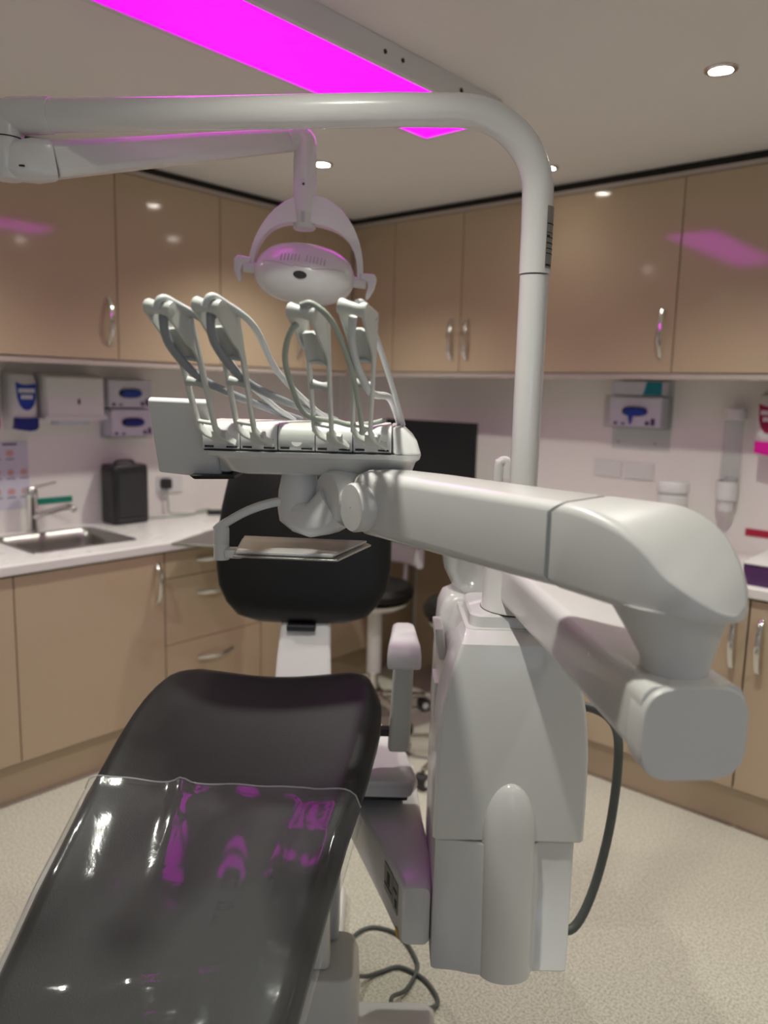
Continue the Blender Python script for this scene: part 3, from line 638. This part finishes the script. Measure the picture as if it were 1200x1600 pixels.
# rounded rib that rises from the skirt into the cover
rings = []
for z, e in [(.3445, 1), (.60, 1)]+[(.66+.108*math.sin(PI/2*i/14), math.cos(PI/2*i/14)) for i in range(15)]:
    e = max(.03, e); hw = .0535*e; dp = .036*e**.8
    c = .273-.006*(1-min(1, max(0, (.66-z)/.3)))
    rings.append([(c+hw*math.cos(PI+PI*j/16), 1.464-dp*math.sin(PI*j/16), z) for j in range(17)]+[(c+hw, 1.49, z), (c-hw, 1.49, z)])
MB().loft(rings).build('rib', WHITE, UN, ang=70)
tb = MB().loft([usec(1.055, .098, 1.519, 1.73, .02), usec(1.064, .096, 1.522, 1.73, .02), usec(1.0645, .088, 1.530, 1.72, .028), usec(1.086, .086, 1.533, 1.72, .028), usec(1.090, .082, 1.537, 1.715, .028)])
tb.build('top_block', WHITE, UN, ang=28)
MB().lathe([(.079, 1.0905), (.079, 1.094), (.0765, 1.097), (.073, 1.205), (.068, 1.210)], (.287, 1.60, 0), 40).build('swivel_collar', WHITE, UN, ang=40)
MB().lathe([(.0797, 1.0892), (.0797, 1.0915)], (.287, 1.60, 0), 40).build('collar_seal', INK, UN)
MB().lathe([(.0285, 1.20), (.0285, 1.764)], (.285, 1.60, 0), 32).build('lower_pole', WHITE, UN)
# spittoon
MB().lathe([(.028, 1.055), (.05, 1.062), (.080, 1.09), (.100, 1.13), (.108, 1.172), (.111, 1.176), (.106, 1.172), (.097, 1.13), (.077, 1.094), (.05, 1.068), (.001, 1.062)], (.243, 1.80, 0), 40, cap=False).build('spittoon_bowl', BOWLG, UN, ang=60)
rings = []
for z, hw, h_ in ((.80, .068, .15), (.95, .065, .15), (1.04, .06, .14), (1.065, .05, .13), (1.075, .035, .11)):
    rings.append([(.195+a, 1.80+b, z) for a, b in rrect(2*hw, h_, .025, 5)])
MB().loft(rings).build('spittoon_housing', WHITE, UN, bevel=.003)
MB().loft([[(.1385-.012*math.sin(k*1.4)+a, 1.69+b, .955+.07*k) for a, b in rrect(.02, .10, .006, 3)] for k in (0, .5, 1)]).build('side_holder', LGREY, UN, bevel=.002)
MB().span((.1205, 1.65, .80), (.130, 1.74, .90)).span((.122, 1.65, .64), (.128, 1.78, .66)).build('side_hatch', WHITE2, UN, bevel=.003)
MB().tube(catmull([(.248, 1.70, 1.09), (.247, 1.70, 1.25), (.247, 1.70, 1.37), (.251, 1.70, 1.385), (.262, 1.70, 1.388), (.268, 1.70, 1.378)], 4), .0115, 12).tube([(.266, 1.70, 1.386), (.268, 1.70, 1.352)], [.012, .014], 12).build('water_spout', WHITE, UN)
MB().tube(catmull([(.40, 1.74, .80), (.47, 1.745, .815), (.53, 1.72, .80), (.553, 1.70, .74), (.549, 1.70, .56), (.508, 1.66, .41), (.455, 1.62, .335), (.395, 1.60, .35)], 6), .0105, 12).build('supply_hose', CABLE, UN)

# ------------------------------------------------------------------ operating light on its bent tube
OL = thing('operating_light', 'white dental operating lamp hanging from a bent tube arm over the chair', 'dental lamp', (.285, 1.6, 1.766), True)
path = [(.285, 1.60, 1.767), (.285, 1.60, 1.85), (.284, 1.60, 1.905)]
rb = .155; cx, cz = .284-rb, 1.912
for i in range(1, 15):
    a = PI/2*i/15*1.0; path.append((cx+rb*math.cos(a), 1.60, cz+rb*math.sin(a)))
path += [(cx, 1.60, cz+rb), (0, 1.603, 2.066), (-.30, 1.61, 2.056), (-.665, 1.62, 2.0455)]
P2 = [Vector(p) for p in path]
MB().tube(P2, .0305, 32).build('bent_tube', WHITE, OL, ang=60)
# silver rating label curved round the tube
def pole_patch(a0, a1, z0, z1, r, m_, name, par):
    rings = [[(.285+r*math.cos(R(a)), 1.60+r*math.sin(R(a)), z) for a in [a0+(a1-a0)*i/8 for i in range(9)]] for z in (z0, z1)]
    back = [[(.285+(r-.0006)*math.cos(R(a)), 1.60+(r-.0006)*math.sin(R(a)), z) for a in [a1+(a0-a1)*i/8 for i in range(9)]] for z in (z0, z1)]
    return MB().loft([f_+b_ for f_, b_ in zip(rings, back)]).build(name, m_, par)
lab = pole_patch(-62, 10, 1.776, 1.892, .0312, LABEL, 'rating_label', OL)
for z0, z1, a1 in ((1.858, 1.8605, 10), (1.842, 1.8435, 10), (1.833, 1.838, -45), (1.833, 1.835, 5), (1.822, 1.8245, 5), (1.812, 1.814, -5), (1.803, 1.805, 2), (1.780, 1.784, -30)):
    pole_patch(-60, a1, z0, z1, .0316, INK, 'label_print', lab)
# knuckle at the tube end
MB().tube([(-.665, 1.62, 2.0455), (-.70, 1.62, 2.0445), (-.745, 1.621, 2.043), (-.775, 1.621, 2.040), (-.79, 1.621, 2.034)], [.0335, .0345, .0335, .028, .014], 32).build('tube_collar', WHITE, OL, ang=50)
rings = []
for z, r_ in ((2.035, .030), (2.02, .033), (1.995, .034), (1.97, .036), (1.945, .034), (1.925, .026)):
    rings.append([(-.757+a, 1.621+b, z) for a, b in sel(r_, r_, 28)])
MB().loft(rings).build('knuckle_post', WHITE, OL, ang=60)
MB().lathe([(.0352, 1.9985), (.0352, 2.0005)], (-.757, 1.621, 0), 32).build('swivel_seam', INK, OL)
MB().span((-.722, 1.594, 1.944), (-.712, 1.598, 1.947)).build('release_slot', INK, OL)
A0, A1 = Vector((-.758, 1.613, 1.960)), Vector((-.674, 1.648, 1.974))
rings = []
for k, h_, w_ in ((0, .05, .05), (.25, .070, .062), (.6, .078, .066), (.93, .074, .062), (1, .068, .058)):
    rings.append((A0.lerp(A1, k), rrect(w_, h_, .016, 4)))
MB().sweep([r_[0]-Vector((0, 0, .004)) for r_ in rings], [r_[1] for r_ in rings]).build('knuckle_housing', WHITE, OL, ang=50)
B0, B1 = Vector((-.676, 1.645, 1.969)), Vector((-.235, 1.945, 2.108))
secs = []; pts = []
for i in range(9):
    k = i/8; pts.append(B0.lerp(B1, k)); h_ = .068-.020*k; w_ = .050-.012*k
    secs.append([(w_/2, -h_*.30), (w_/2, h_*.30), (w_*.32, h_/2), (-w_*.32, h_/2), (-w_/2, h_*.30), (-w_/2, -h_*.30), (-w_*.32, -h_/2), (w_*.32, -h_/2)])
MB().sweep(pts, secs).build('spring_arm', WHITE, OL, bevel=.004, ang=20)
MB().tube(catmull([(-.248, 1.937, 2.104), (-.225, 1.95, 2.116), (-.209, 1.953, 2.108), (-.207, 1.953, 2.085), (-.207, 1.953, 2.070)], 5), .0265, 24).build('arm_elbow', WHITE, OL, ang=60)
MB().lathe([(.0275, 2.071), (.0275, 2.022), (.0262, 2.020), (.0272, 2.018), (.0272, 1.945)], (-.207, 1.953, 0), 32).build('neck', WHITE, OL, ang=50)
MB().lathe([(.0268, 1.945), (.0268, 1.912), (.023, 1.908)], (-.207, 1.953, 0), 32).build('neck_sleeve', LGREY, OL, ang=50)
MB().span((-.2125, 1.9225, 1.922), (-.2035, 1.927, 1.946)).build('neck_latch', GREYP, OL, bevel=.001)
MB().cyl((-.2075, 1.9255, 2.006), (-.2075, 1.923, 2.006), .003, n=10).build('screw', INK, OL)
# yoke: broad at the top, narrow at its ends
rings = []; tilt = Matrix.Rotation(R(6.5), 3, 'Y'); C0 = Vector((-.205, 1.953, 1.800))
for i in range(29):
    a = -2+184*i/28; ra = R(a); k = math.sin(max(0, min(PI, ra)))
    thick = .015+.050*max(0, k)**1.6; ro = .140; hz = .186
    out = Vector((math.cos(ra)*ro, 0, math.sin(ra)*hz)); inn = Vector((math.cos(ra)*(ro-.012-thick*.16), 0, math.sin(ra)*(hz-thick)))
    dw = .010+.012*max(0, k)
    ring = [out+Vector((0, -dw*.7, 0)), out+Vector((0, dw*.7, 0)), inn+Vector((0, dw, 0)), inn+Vector((0, -dw, 0))]
    rings.append([C0+tilt @ p for p in ring])
MB().loft(rings).build('yoke', WHITE, OL, bevel=.003, ang=30)
HC = Vector((-.205, 1.945, 1.808)); nrm = Vector((0, -.72, .69)); yv = Vector((0, .69, .72)); xv = Vector((1, 0, 0))
tx_ = tilt @ xv; ty_ = tilt @ yv; tn = tilt @ nrm
hm = MB(); rings = []
for off, k in ((-.050, .60), (-.046, .80), (-.030, .95), (-.012, 1.0), (.004, .985), (.020, .93), (.036, .80), (.048, .62), (.056, .38), (.059, .15)):
    rings.append([HC+tn*off+tx_*a*k+ty_*b*k for a, b in sel(.121, .078, 48, 2.3)])
hm.loft(rings); head = hm.build('lamp_head', WHITE, OL, ang=60)
ht = hm.tree()
def on_head(x, y):      # a point of the shell, looked up along its own normal direction
    o_ = HC+tx_*x+ty_*y+tn*.2; h_ = ht.ray_cast(o_, -tn); return h_[0], h_[1]
for x0 in (-.052, .008):
    for i in range(6):
        p, n_ = on_head(x0+i*.0083, -.020)
        q = MB(); nn = n_ if n_.dot(tn) > 0 else -n_; e = tx_.cross(nn).normalized()
        q.prism(rrect(.0026, .020, .0012, 2), p-nn*.001, tx_, e, nn*.0018).build('vent_slot', GREYP, head)
p, n_ = on_head(-.002, -.058); nn = n_ if n_.dot(tn) > 0 else -n_; e = tx_.cross(nn).normalized()
MB().prism(sel(.016, .0085, 20), p-nn*.002, tx_, e, nn*.004).build('sensor_window', INK, head)
seam = []
for i in range(25):
    x = -.098+.196*i/24; y = -.048+.03*abs(x/.098)**1.5 + (.006 if abs(x) < .024 else 0)
    h_ = on_head(x, y)
    if h_[0]: seam.append(h_[0])
MB().tube(seam, .0009, 6).build('shell_seam', GREYP, head)
face = [HC+tn*-.049+tx_*a+ty_*b for a, b in sel(.068, .044, 36, 2.2)]
MB().loft([face, [p-tn*.004 for p in face]]).build('lamp_lens', GLASSY, head)
for sgn in (-1, 1):
    c = C0+tilt @ Vector((sgn*.132, 0, .004))
    MB().cyl(c-tx_*.020*sgn, c+tx_*.016*sgn, .013, n=20).build('pivot_knob', WHITE2, OL)
    q = c+tx_*.014*sgn; zz = tilt @ Vector((0, 0, 1))
    fin = [(-.016, .022), (.020, .024), (.027, .012), (.024, -.012), (.014, -.034), (.006, -.040), (.004, -.030), (.008, -.008), (.002, .004), (-.014, .008)]
    MB().prism([(a*sgn, b) for a, b in fin], q-Vector((0, .012, 0)), tx_, zz, (0, .024, 0)).build('grip', WHITE, OL, bevel=.004, ang=20)

# ------------------------------------------------------------------ instrument delivery unit on its two-part arm
DU = thing('delivery_unit', 'white instrument console with four hose whips on a jointed swing arm', 'dental console', (.285, 1.6, 1.1), True)
P0, P1 = Vector((.292, 1.655, 1.153)), Vector((.371, .868, 1.153)); du = (P1-P0).normalized()
secs = []; pts = []
for k, w_, h_, dz in ((0, .118, .088, 0), (.03, .124, .092, 0), (.5, .126, .094, 0), (.93, .126, .098, -.002), (.985, .127, .102, -.004)):
    pts.append(P0.lerp(P1, k)+Vector((0, 0, dz))); secs.append(rrect(w_, h_, .020, 6))
MB().sweep(pts, secs).build('lower_arm', WHITE, DU, ang=50)
capsec = []
for a in range(48):
    t_ = 2*PI*a/48; c, s_ = math.cos(t_), math.sin(t_); p_ = 3.6
    capsec.append((.0655*math.copysign(abs(c)**(2/p_), c), .0585*math.copysign(abs(s_)**(2/p_), s_)-.006))
MB().sweep([P0.lerp(P1, k)+Vector((0, 0, -.004)) for k in (.95, .986, .996, 1.0)], [[(a*1.0, b*.96) for a, b in capsec], capsec, capsec, [(a*.975, b*.97) for a, b in capsec]]).build('end_cap', WHITE2, DU, ang=50)
PV = Vector((.366, .935, 0))
rings = []
for z, r_, off in ((1.196, .038, 0), (1.203, .041, 0), (1.215, .0425, 0), (1.25, .057, -.006), (1.275, .069, -.010), (1.288, .073, -.012)):
    rings.append([(PV.x+off+a, PV.y+.3*abs(off)+b, z) for a, b in sel(r_, r_, 40)])
MB().loft(rings).build('pivot_cone', WHITE2, DU, ang=50)
Q1 = Vector((-.005, 1.295, 0)); ua = (Q1-PV).normalized(); va = Vector((-ua.y, ua.x, 0))     # arm axis, sideways
LA = (Q1-PV).length
def asec(t_, hw, z0, z1, r_, bow=0.):
    o_ = []
    for a, b in rrect(2*hw, z1-z0, r_, 6):
        c = PV+ua*(t_+bow*(1-(2*b/(z1-z0))**2)); o_.append(Vector((c.x+va.x*a, c.y+va.y*a, (z0+z1)/2+b)))
    return o_
rings = [asec(LA+.035, .020, 1.315, 1.385, .015), asec(LA+.03, .036, 1.305, 1.395, .02), asec(LA, .050, 1.297, 1.404, .024), asec(LA*.8, .055, 1.296, 1.403, .017), asec(.22, .061, 1.288, 1.399, .015), asec(.138, .063, 1.286, 1.398, .014, .040)]
MB().loft(rings).build('upper_arm', WHITE, DU, ang=50)
MB().loft([asec(.140, .0612, 1.288, 1.3965, .014, .040), asec(.128, .0612, 1.288, 1.3965, .014, .040)]).build('arm_seam', GREYP, DU, ang=50)
# hood: rounded end, top slanting down past the pivot
rings = []
for i in range(26):
    k = i/25; t_ = .132-.2065*(1-(1-k)**1.7)
    hw = .064+.011*min(1, max(0, (.132-t_)/.10))
    if t_ < 0: hw = .075*math.sqrt(max(.006, 1-(t_/.0757)**2))
    zt = 1.398-max(0, (.055-t_)/.13)**2.1*.085; g_ = .046*min(1, max(0, (.12-t_)/.13))**1.5
    zb = 1.285-.007*min(1, max(0, (.132-t_)/.12))
    rings.append(asec(t_, hw, zb, zt, min(.013, hw*.5, (zt-zb)*.3), .040*max(0, 1-k*3.0)**1.5))
    for p in rings[-1]:
        a_ = (p-PV).dot(va); h_ = (p.z-zb)/(zt-zb); p.z -= g_*(a_/.075+1)/2*max(0, h_)**1.5
MB().loft(rings).build('hood', WHITE2, DU, ang=60)
# joint disc on the arm end and the elbow that carries the console
dn = Vector((-.86, -.51, 0)).normalized(); dc = Vector((-.031, 1.262, 1.345))
MB().lathe([(.040, -.02), (.040, .022), (.0375, .0265), (.001, .0272)], dc, 40, axis=dn, cap=False).build('joint_disc', WHITE2, DU, ang=40)
jc = Vector((-.082, 1.322, 1.352))
MB().lathe([(.001, -.050), (.040, -.045), (.0455, -.03), (.0465, 0), (.0455, .012), (.042, .018), (.001, .020)], jc, 40, axis=(-.84, -.54, 0), cap=False).build('joint_head', WHITE2, DU, ang=50)
rings = []
for c, w_, h_ in ((Vector((-.158, 1.366, 1.322)), .060, .050), (Vector((-.140, 1.355, 1.314)), .068, .058), (Vector((-.118, 1.343, 1.310)), .070, .060), (Vector((-.100, 1.333, 1.318)), .066, .068), (Vector((-.080, 1.322, 1.336)), .056, .078)):
    rings.append((c, rrect(w_, h_, .018, 5)))
MB().sweep([r_[0] for r_ in rings], [r_[1] for r_ in rings]).build('elbow', WHITE2, DU, ang=50)
MB().lathe([(.001, 1.285), (.018, 1.289), (.034, 1.303), (.0375, 1.325), (.036, 1.355), (.032, 1.375), (.029, 1.389)], (-.150, 1.365, 0), 36).build('hub', WHITE2, DU, ang=50)
MB().lathe([(.036, 1.386), (.037, 1.390), (.037, 1.404), (.035, 1.408)], (-.150, 1.365, 0), 36).build('hub_ring', WHITE, DU, ang=40)
# console body
def csec(z, s0, s1, d0, d1, r_): return [((s0+s1)/2+a, (d0+d1)/2+b, z) for a, b in rrect(s1-s0, d1-d0, r_, 6)]
rings = [csec(1.385, -.255, .030, 1.345, 1.53, .03), csec(1.392, -.27, .045, 1.320, 1.545, .03), csec(1.414, -.285, .052, 1.305, 1.55, .03), csec(1.420, -.300, .058, 1.290, 1.555, .03), csec(1.428, -.302, .060, 1.288, 1.556, .03)]
MB().loft(rings).build('console_tray', WHITE, DU, ang=40)
MB().loft([csec(1.428, .011, .060, 1.292, 1.55, .015), csec(1.452, .011, .052, 1.30, 1.54, .015), csec(1.472, .011, .030, 1.31, 1.53, .009)]).build('console_end', WHITE, DU, bevel=.004)
MB().span((-.298, 1.44, 1.428), (.010, 1.545, 1.470)).build('console_back', WHITE, DU, bevel=.008)
bx_ = [-.3035, -.2405, -.1785, -.1165, -.0545, .010]
MB().span((-.3005, 1.2945, 1.4283), (.0095, 1.43, 1.4303)).build('module_base', INK, DU)
prof2 = [(1.297, 1.4305), (1.2935, 1.437), (1.2925, 1.456), (1.2955, 1.466), (1.304, 1.473), (1.320, 1.476), (1.437, 1.476), (1.437, 1.4305)]
for i in range(5):
    s0, s1 = bx_[i]+.0006, bx_[i+1]-.0006
    md = MB().loft([[(s_, d, z) for d, z in prof2] for s_ in (s0, s1)]).build('instrument_module', LGREY if i == 2 else WHITE2, DU, bevel=.0015)
    MB().span((s0+.004, 1.2925, 1.4335), (s0+.019, 1.30, 1.4372)).span((s1-.022, 1.2925, 1.4335), (s1-.004, 1.30, 1.4362)).build('module_slot', INK, md)
    if i != 2:
        MB().lathe([(.0085, 0), (.0085, .003)], (s0+.047, 1.2955, 1.447), 20, axis=(0, -1, .15)).build('pivot_socket', GREYP, md)
    else:
        MB().lathe([(.009, 0), (.009, .0012)], (s0+.031, 1.2945, 1.447), 20, axis=(0, -1, .15)).build('blank_button', WHITE2, md)
# control panel hanging at the left end
c00, c10, c11, c01 = Vector((-.399, 1.375, 1.380)), Vector((-.288, 1.375, 1.370)), Vector((-.300, 1.33, 1.506)), Vector((-.398, 1.31, 1.508))
nz = (c10-c00).cross(c01-c00).normalized(); nz = nz if nz.y > 0 else -nz
cpnl = MB().loft([[c00, c10, c11, c01], [p+nz*.014 for p in (c00, c10, c11, c01)]]).build('control_panel', WHITE2, DU, bevel=.004, seg=3)
MB().loft([[(-.33, 1.345, 1.3735), (-.262, 1.36, 1.3735), (-.262, 1.44, 1.3735), (-.33, 1.42, 1.3735)], [(-.338, 1.34, 1.381), (-.262, 1.355, 1.381), (-.262, 1.45, 1.381), (-.338, 1.43, 1.381)]]).build('panel_handle', BLACKP, DU, bevel=.002)
MB().loft([[(-.345, 1.375, 1.383), (-.27, 1.375, 1.384), (-.27, 1.46, 1.384), (-.345, 1.45, 1.383)], [(-.345, 1.39, 1.40), (-.27, 1.36, 1.425), (-.27, 1.46, 1.425), (-.345, 1.45, 1.40)]]).build('panel_arm', WHITE2, DU, bevel=.005)
# whips
def whip(sb, top, lean):
    # sb: pivot position along the console; top: centre of the head roller
    T = Vector(top); E = Vector((sb-.024, 1.262, 1.468)); F = Vector((sb+.006, 1.288, 1.443))
    RTp = T+Vector((.018, .044, -.004)); up = (RTp-E).normalized(); sx = Vector((.945, -.33, 0)); sx = (sx-up*sx.dot(up)).normalized(); out = sx.cross(up)
    if out.y > 0: out = -out
    m = MB(); hw = .0165; fw = Vector((out.x, out.y, 0)).normalized(); Z = Vector((0, 0, 1))
    for sg in (-1, 1):
        a = RTp+sx*hw*sg; b_ = E+sx*hw*.9*sg+up*.012; c = E+sx*hw*.9*sg-up*.008; g = F+sx*hw*.7*sg
        pth = [a, a.lerp(b_, .35), a.lerp(b_, .7), b_, b_.lerp(c, .6), c.lerp(g, .25), c.lerp(g, .6), g]
        m.sweep(pth, rrect(.0050, .0130, .0018, 2), up=out)
        pl_ = [a-out*.0062+up*.002, a-out*.004+up*.006, a+fw*.022+Z*.012, a+fw*.046+Z*.015, a+fw*.056+Z*.010, a+fw*.057+Z*.000, a+fw*.050-Z*.008, a.lerp(b_, .15)+out*.026, a.lerp(b_, .26)+out*.012, a.lerp(b_, .37)+out*.006, a.lerp(b_, .37)-out*.0062]
        m.loft([[p-sx*.0021 for p in pl_], [p+sx*.0021 for p in pl_]])
    for k in (.36, .95):
        q = RTp.lerp(E, k); m.sweep([q-sx*.0145, q+sx*.0145], rrect(.007, .006, .002, 2), up=up)
    q = F.lerp(E, .40); m.sweep([q-sx*.0125, q+sx*.0125], rrect(.010, .024, .002, 2), up=up)
    wp = m.build('whip_frame', LGREY, DU, bevel=.0007, seg=1)
    r0 = RTp+fw*.048+Z*.005
    MB().lathe([(.001, -.0205), (.0098, -.020), (.0112, -.017), (.0088, -.006), (.0082, .001), (.0092, .009), (.0112, .017), (.0098, .020), (.001, .0205)], r0, 20, axis=sx, cap=False).build('head_roller', LGREY, wp, ang=50)
    q = RTp.lerp(E, .57); MB().lathe([(.0082, -.0145), (.0058, -.004), (.0058, .004), (.0082, .0145)], q, 18, axis=sx).build('guide_roller', GREYP, wp, ang=60)
    q = RTp.lerp(E, .22)+out*.012; rings = []
    for k, w_ in ((-.034, .025), (-.012, .0285), (.012, .029), (.028, .027)):
        c = q-up*k-out*.012*(k/.034)
        rings.append([c+sx*a*w_/2+out*b for a, b in ((-1, .004), (-.9, -.006), (0, -.010), (.9, -.006), (1, .004), (.85, .001), (0, -.0045), (-.85, .001))])
    MB().loft(rings).build('cradle', GREYP, wp, ang=50)
    return wp, r0, E, up, sx, out
W = []
tops = [(-.316, 1.10, 1.636), (-.250, 1.10, 1.640), (-.121, 1.10, 1.635), (-.052, 1.10, 1.642)]
for i, (sb, tp) in enumerate(zip((-.2635, -.2015, -.0775, -.0155), tops)):
    W.append(whip(sb, tp, 0))
def hose(w_, pts, r_, m_, n=10):
    MB().tube(catmull(pts, 7), r_, n).build('instrument_hose', m_, w_)
for i in (0, 1):
    wp, T, E, up, sx, out = W[i]
    base = Vector((T.x+.15, 1.44, 1.475))
    hose(wp, [T-out*.012-up*.02, T-out*.003-up*.016, T-out*.004-up*.06-sx*.002, T.lerp(E, .55)-out*.012+sx*.008, T.lerp(E, .80)-out*.045+sx*.028, Vector((T.x+.115, 1.39, 1.494)), Vector((T.x+.155, 1.46, 1.476))], .0064, HOSED)
    hose(wp, [T+out*.010+up*.004, T-out*.002+up*.0145+sx*.006, T-out*.018-up*.002+sx*.016, T-out*.06-up*.06+sx*.034, Vector((T.x+.07, 1.28, 1.56)), Vector((T.x+.115, 1.37, 1.505)), Vector((T.x+.145, 1.44, 1.476))], .0050, HOSEW)
wp, T, E, up, sx, out = W[2]
hose(wp, [T+out*.004-up*.016-sx*.006, T-up*.03-sx*.016+out*.012, T.lerp(E, .35)-sx*.034+out*.012, T.lerp(E, .62)-sx*.037+out*.004, T.lerp(E, .85)-sx*.022+out*.006, Vector((-.082, 1.275, 1.482)), Vector((-.055, 1.285, 1.476)), Vector((-.025, 1.30, 1.479)), Vector((-.004, 1.32, 1.484))], .0044, HOSEG)
hose(wp, [T+up*.010-sx*.002, T+up*.013+sx*.014-out*.004, T-up*.010+sx*.040-out*.006, T.lerp(E, .33)+sx*.056-out*.008, T.lerp(E, .7)+sx*.062-out*.012, T.lerp(E, .98)+sx*.062-out*.014, E+sx*.058-out*.02-up*.006], .0042, HOSEG)
wp, T, E, up, sx, out = W[3]
hose(wp, [T-up*.014-out*.002, T-up*.05+out*.002, T.lerp(E, .45)+sx*.002, T.lerp(E, .7)-out*.02+sx*.014, Vector((.005, 1.36, 1.52)), Vector((.025, 1.43, 1.474))], .0062, HOSEW)
hose(wp, [T+up*.010+sx*.006, T-out*.016+sx*.012-up*.004, T.lerp(E, .4)-out*.05+sx*.020, Vector((.012, 1.32, 1.53)), Vector((.030, 1.40, 1.474))], .0046, HOSEW)
# tray holder
bar = catmull([(-.150, 1.36, 1.335), (-.185, 1.352, 1.337), (-.235, 1.342, 1.322), (-.280, 1.335, 1.296), (-.290, 1.334, 1.288)], 4)
MB().sweep(bar, rrect(.020, .014, .004, 3)).build('tray_bar', WHITE2, DU, ang=50)
MB().lathe([(.0135, 1.236), (.0135, 1.262), (.0128, 1.2635), (.0135, 1.265), (.0135, 1.290), (.011, 1.295)], (-.281, 1.335, 0), 24).build('tray_post', WHITE2, DU, ang=40)
MB().span((-.275, 1.320, 1.240), (-.242, 1.350, 1.256)).build('tray_bracket', WHITE2, DU, bevel=.004)
tp = [(-.250, 1.275), (-.085, 1.262), (-.075, 1.262), (-.022, 1.40), (-.030, 1.415), (-.262, 1.43)]
MB().loft([[(a, b, z) for a, b in tp] for z in (1.252, 1.2555)]).build('tray_frame', STEEL, DU, bevel=.001)
ti = [(-.246, 1.281), (-.083, 1.268), (-.030, 1.404), (-.257, 1.424)]
MB().loft([[(a, b, z) for a, b in ti] for z in (1.258, 1.262)]).build('glass_tray', TRAYG, DU, bevel=.001)
bpy.context.view_layer.update()
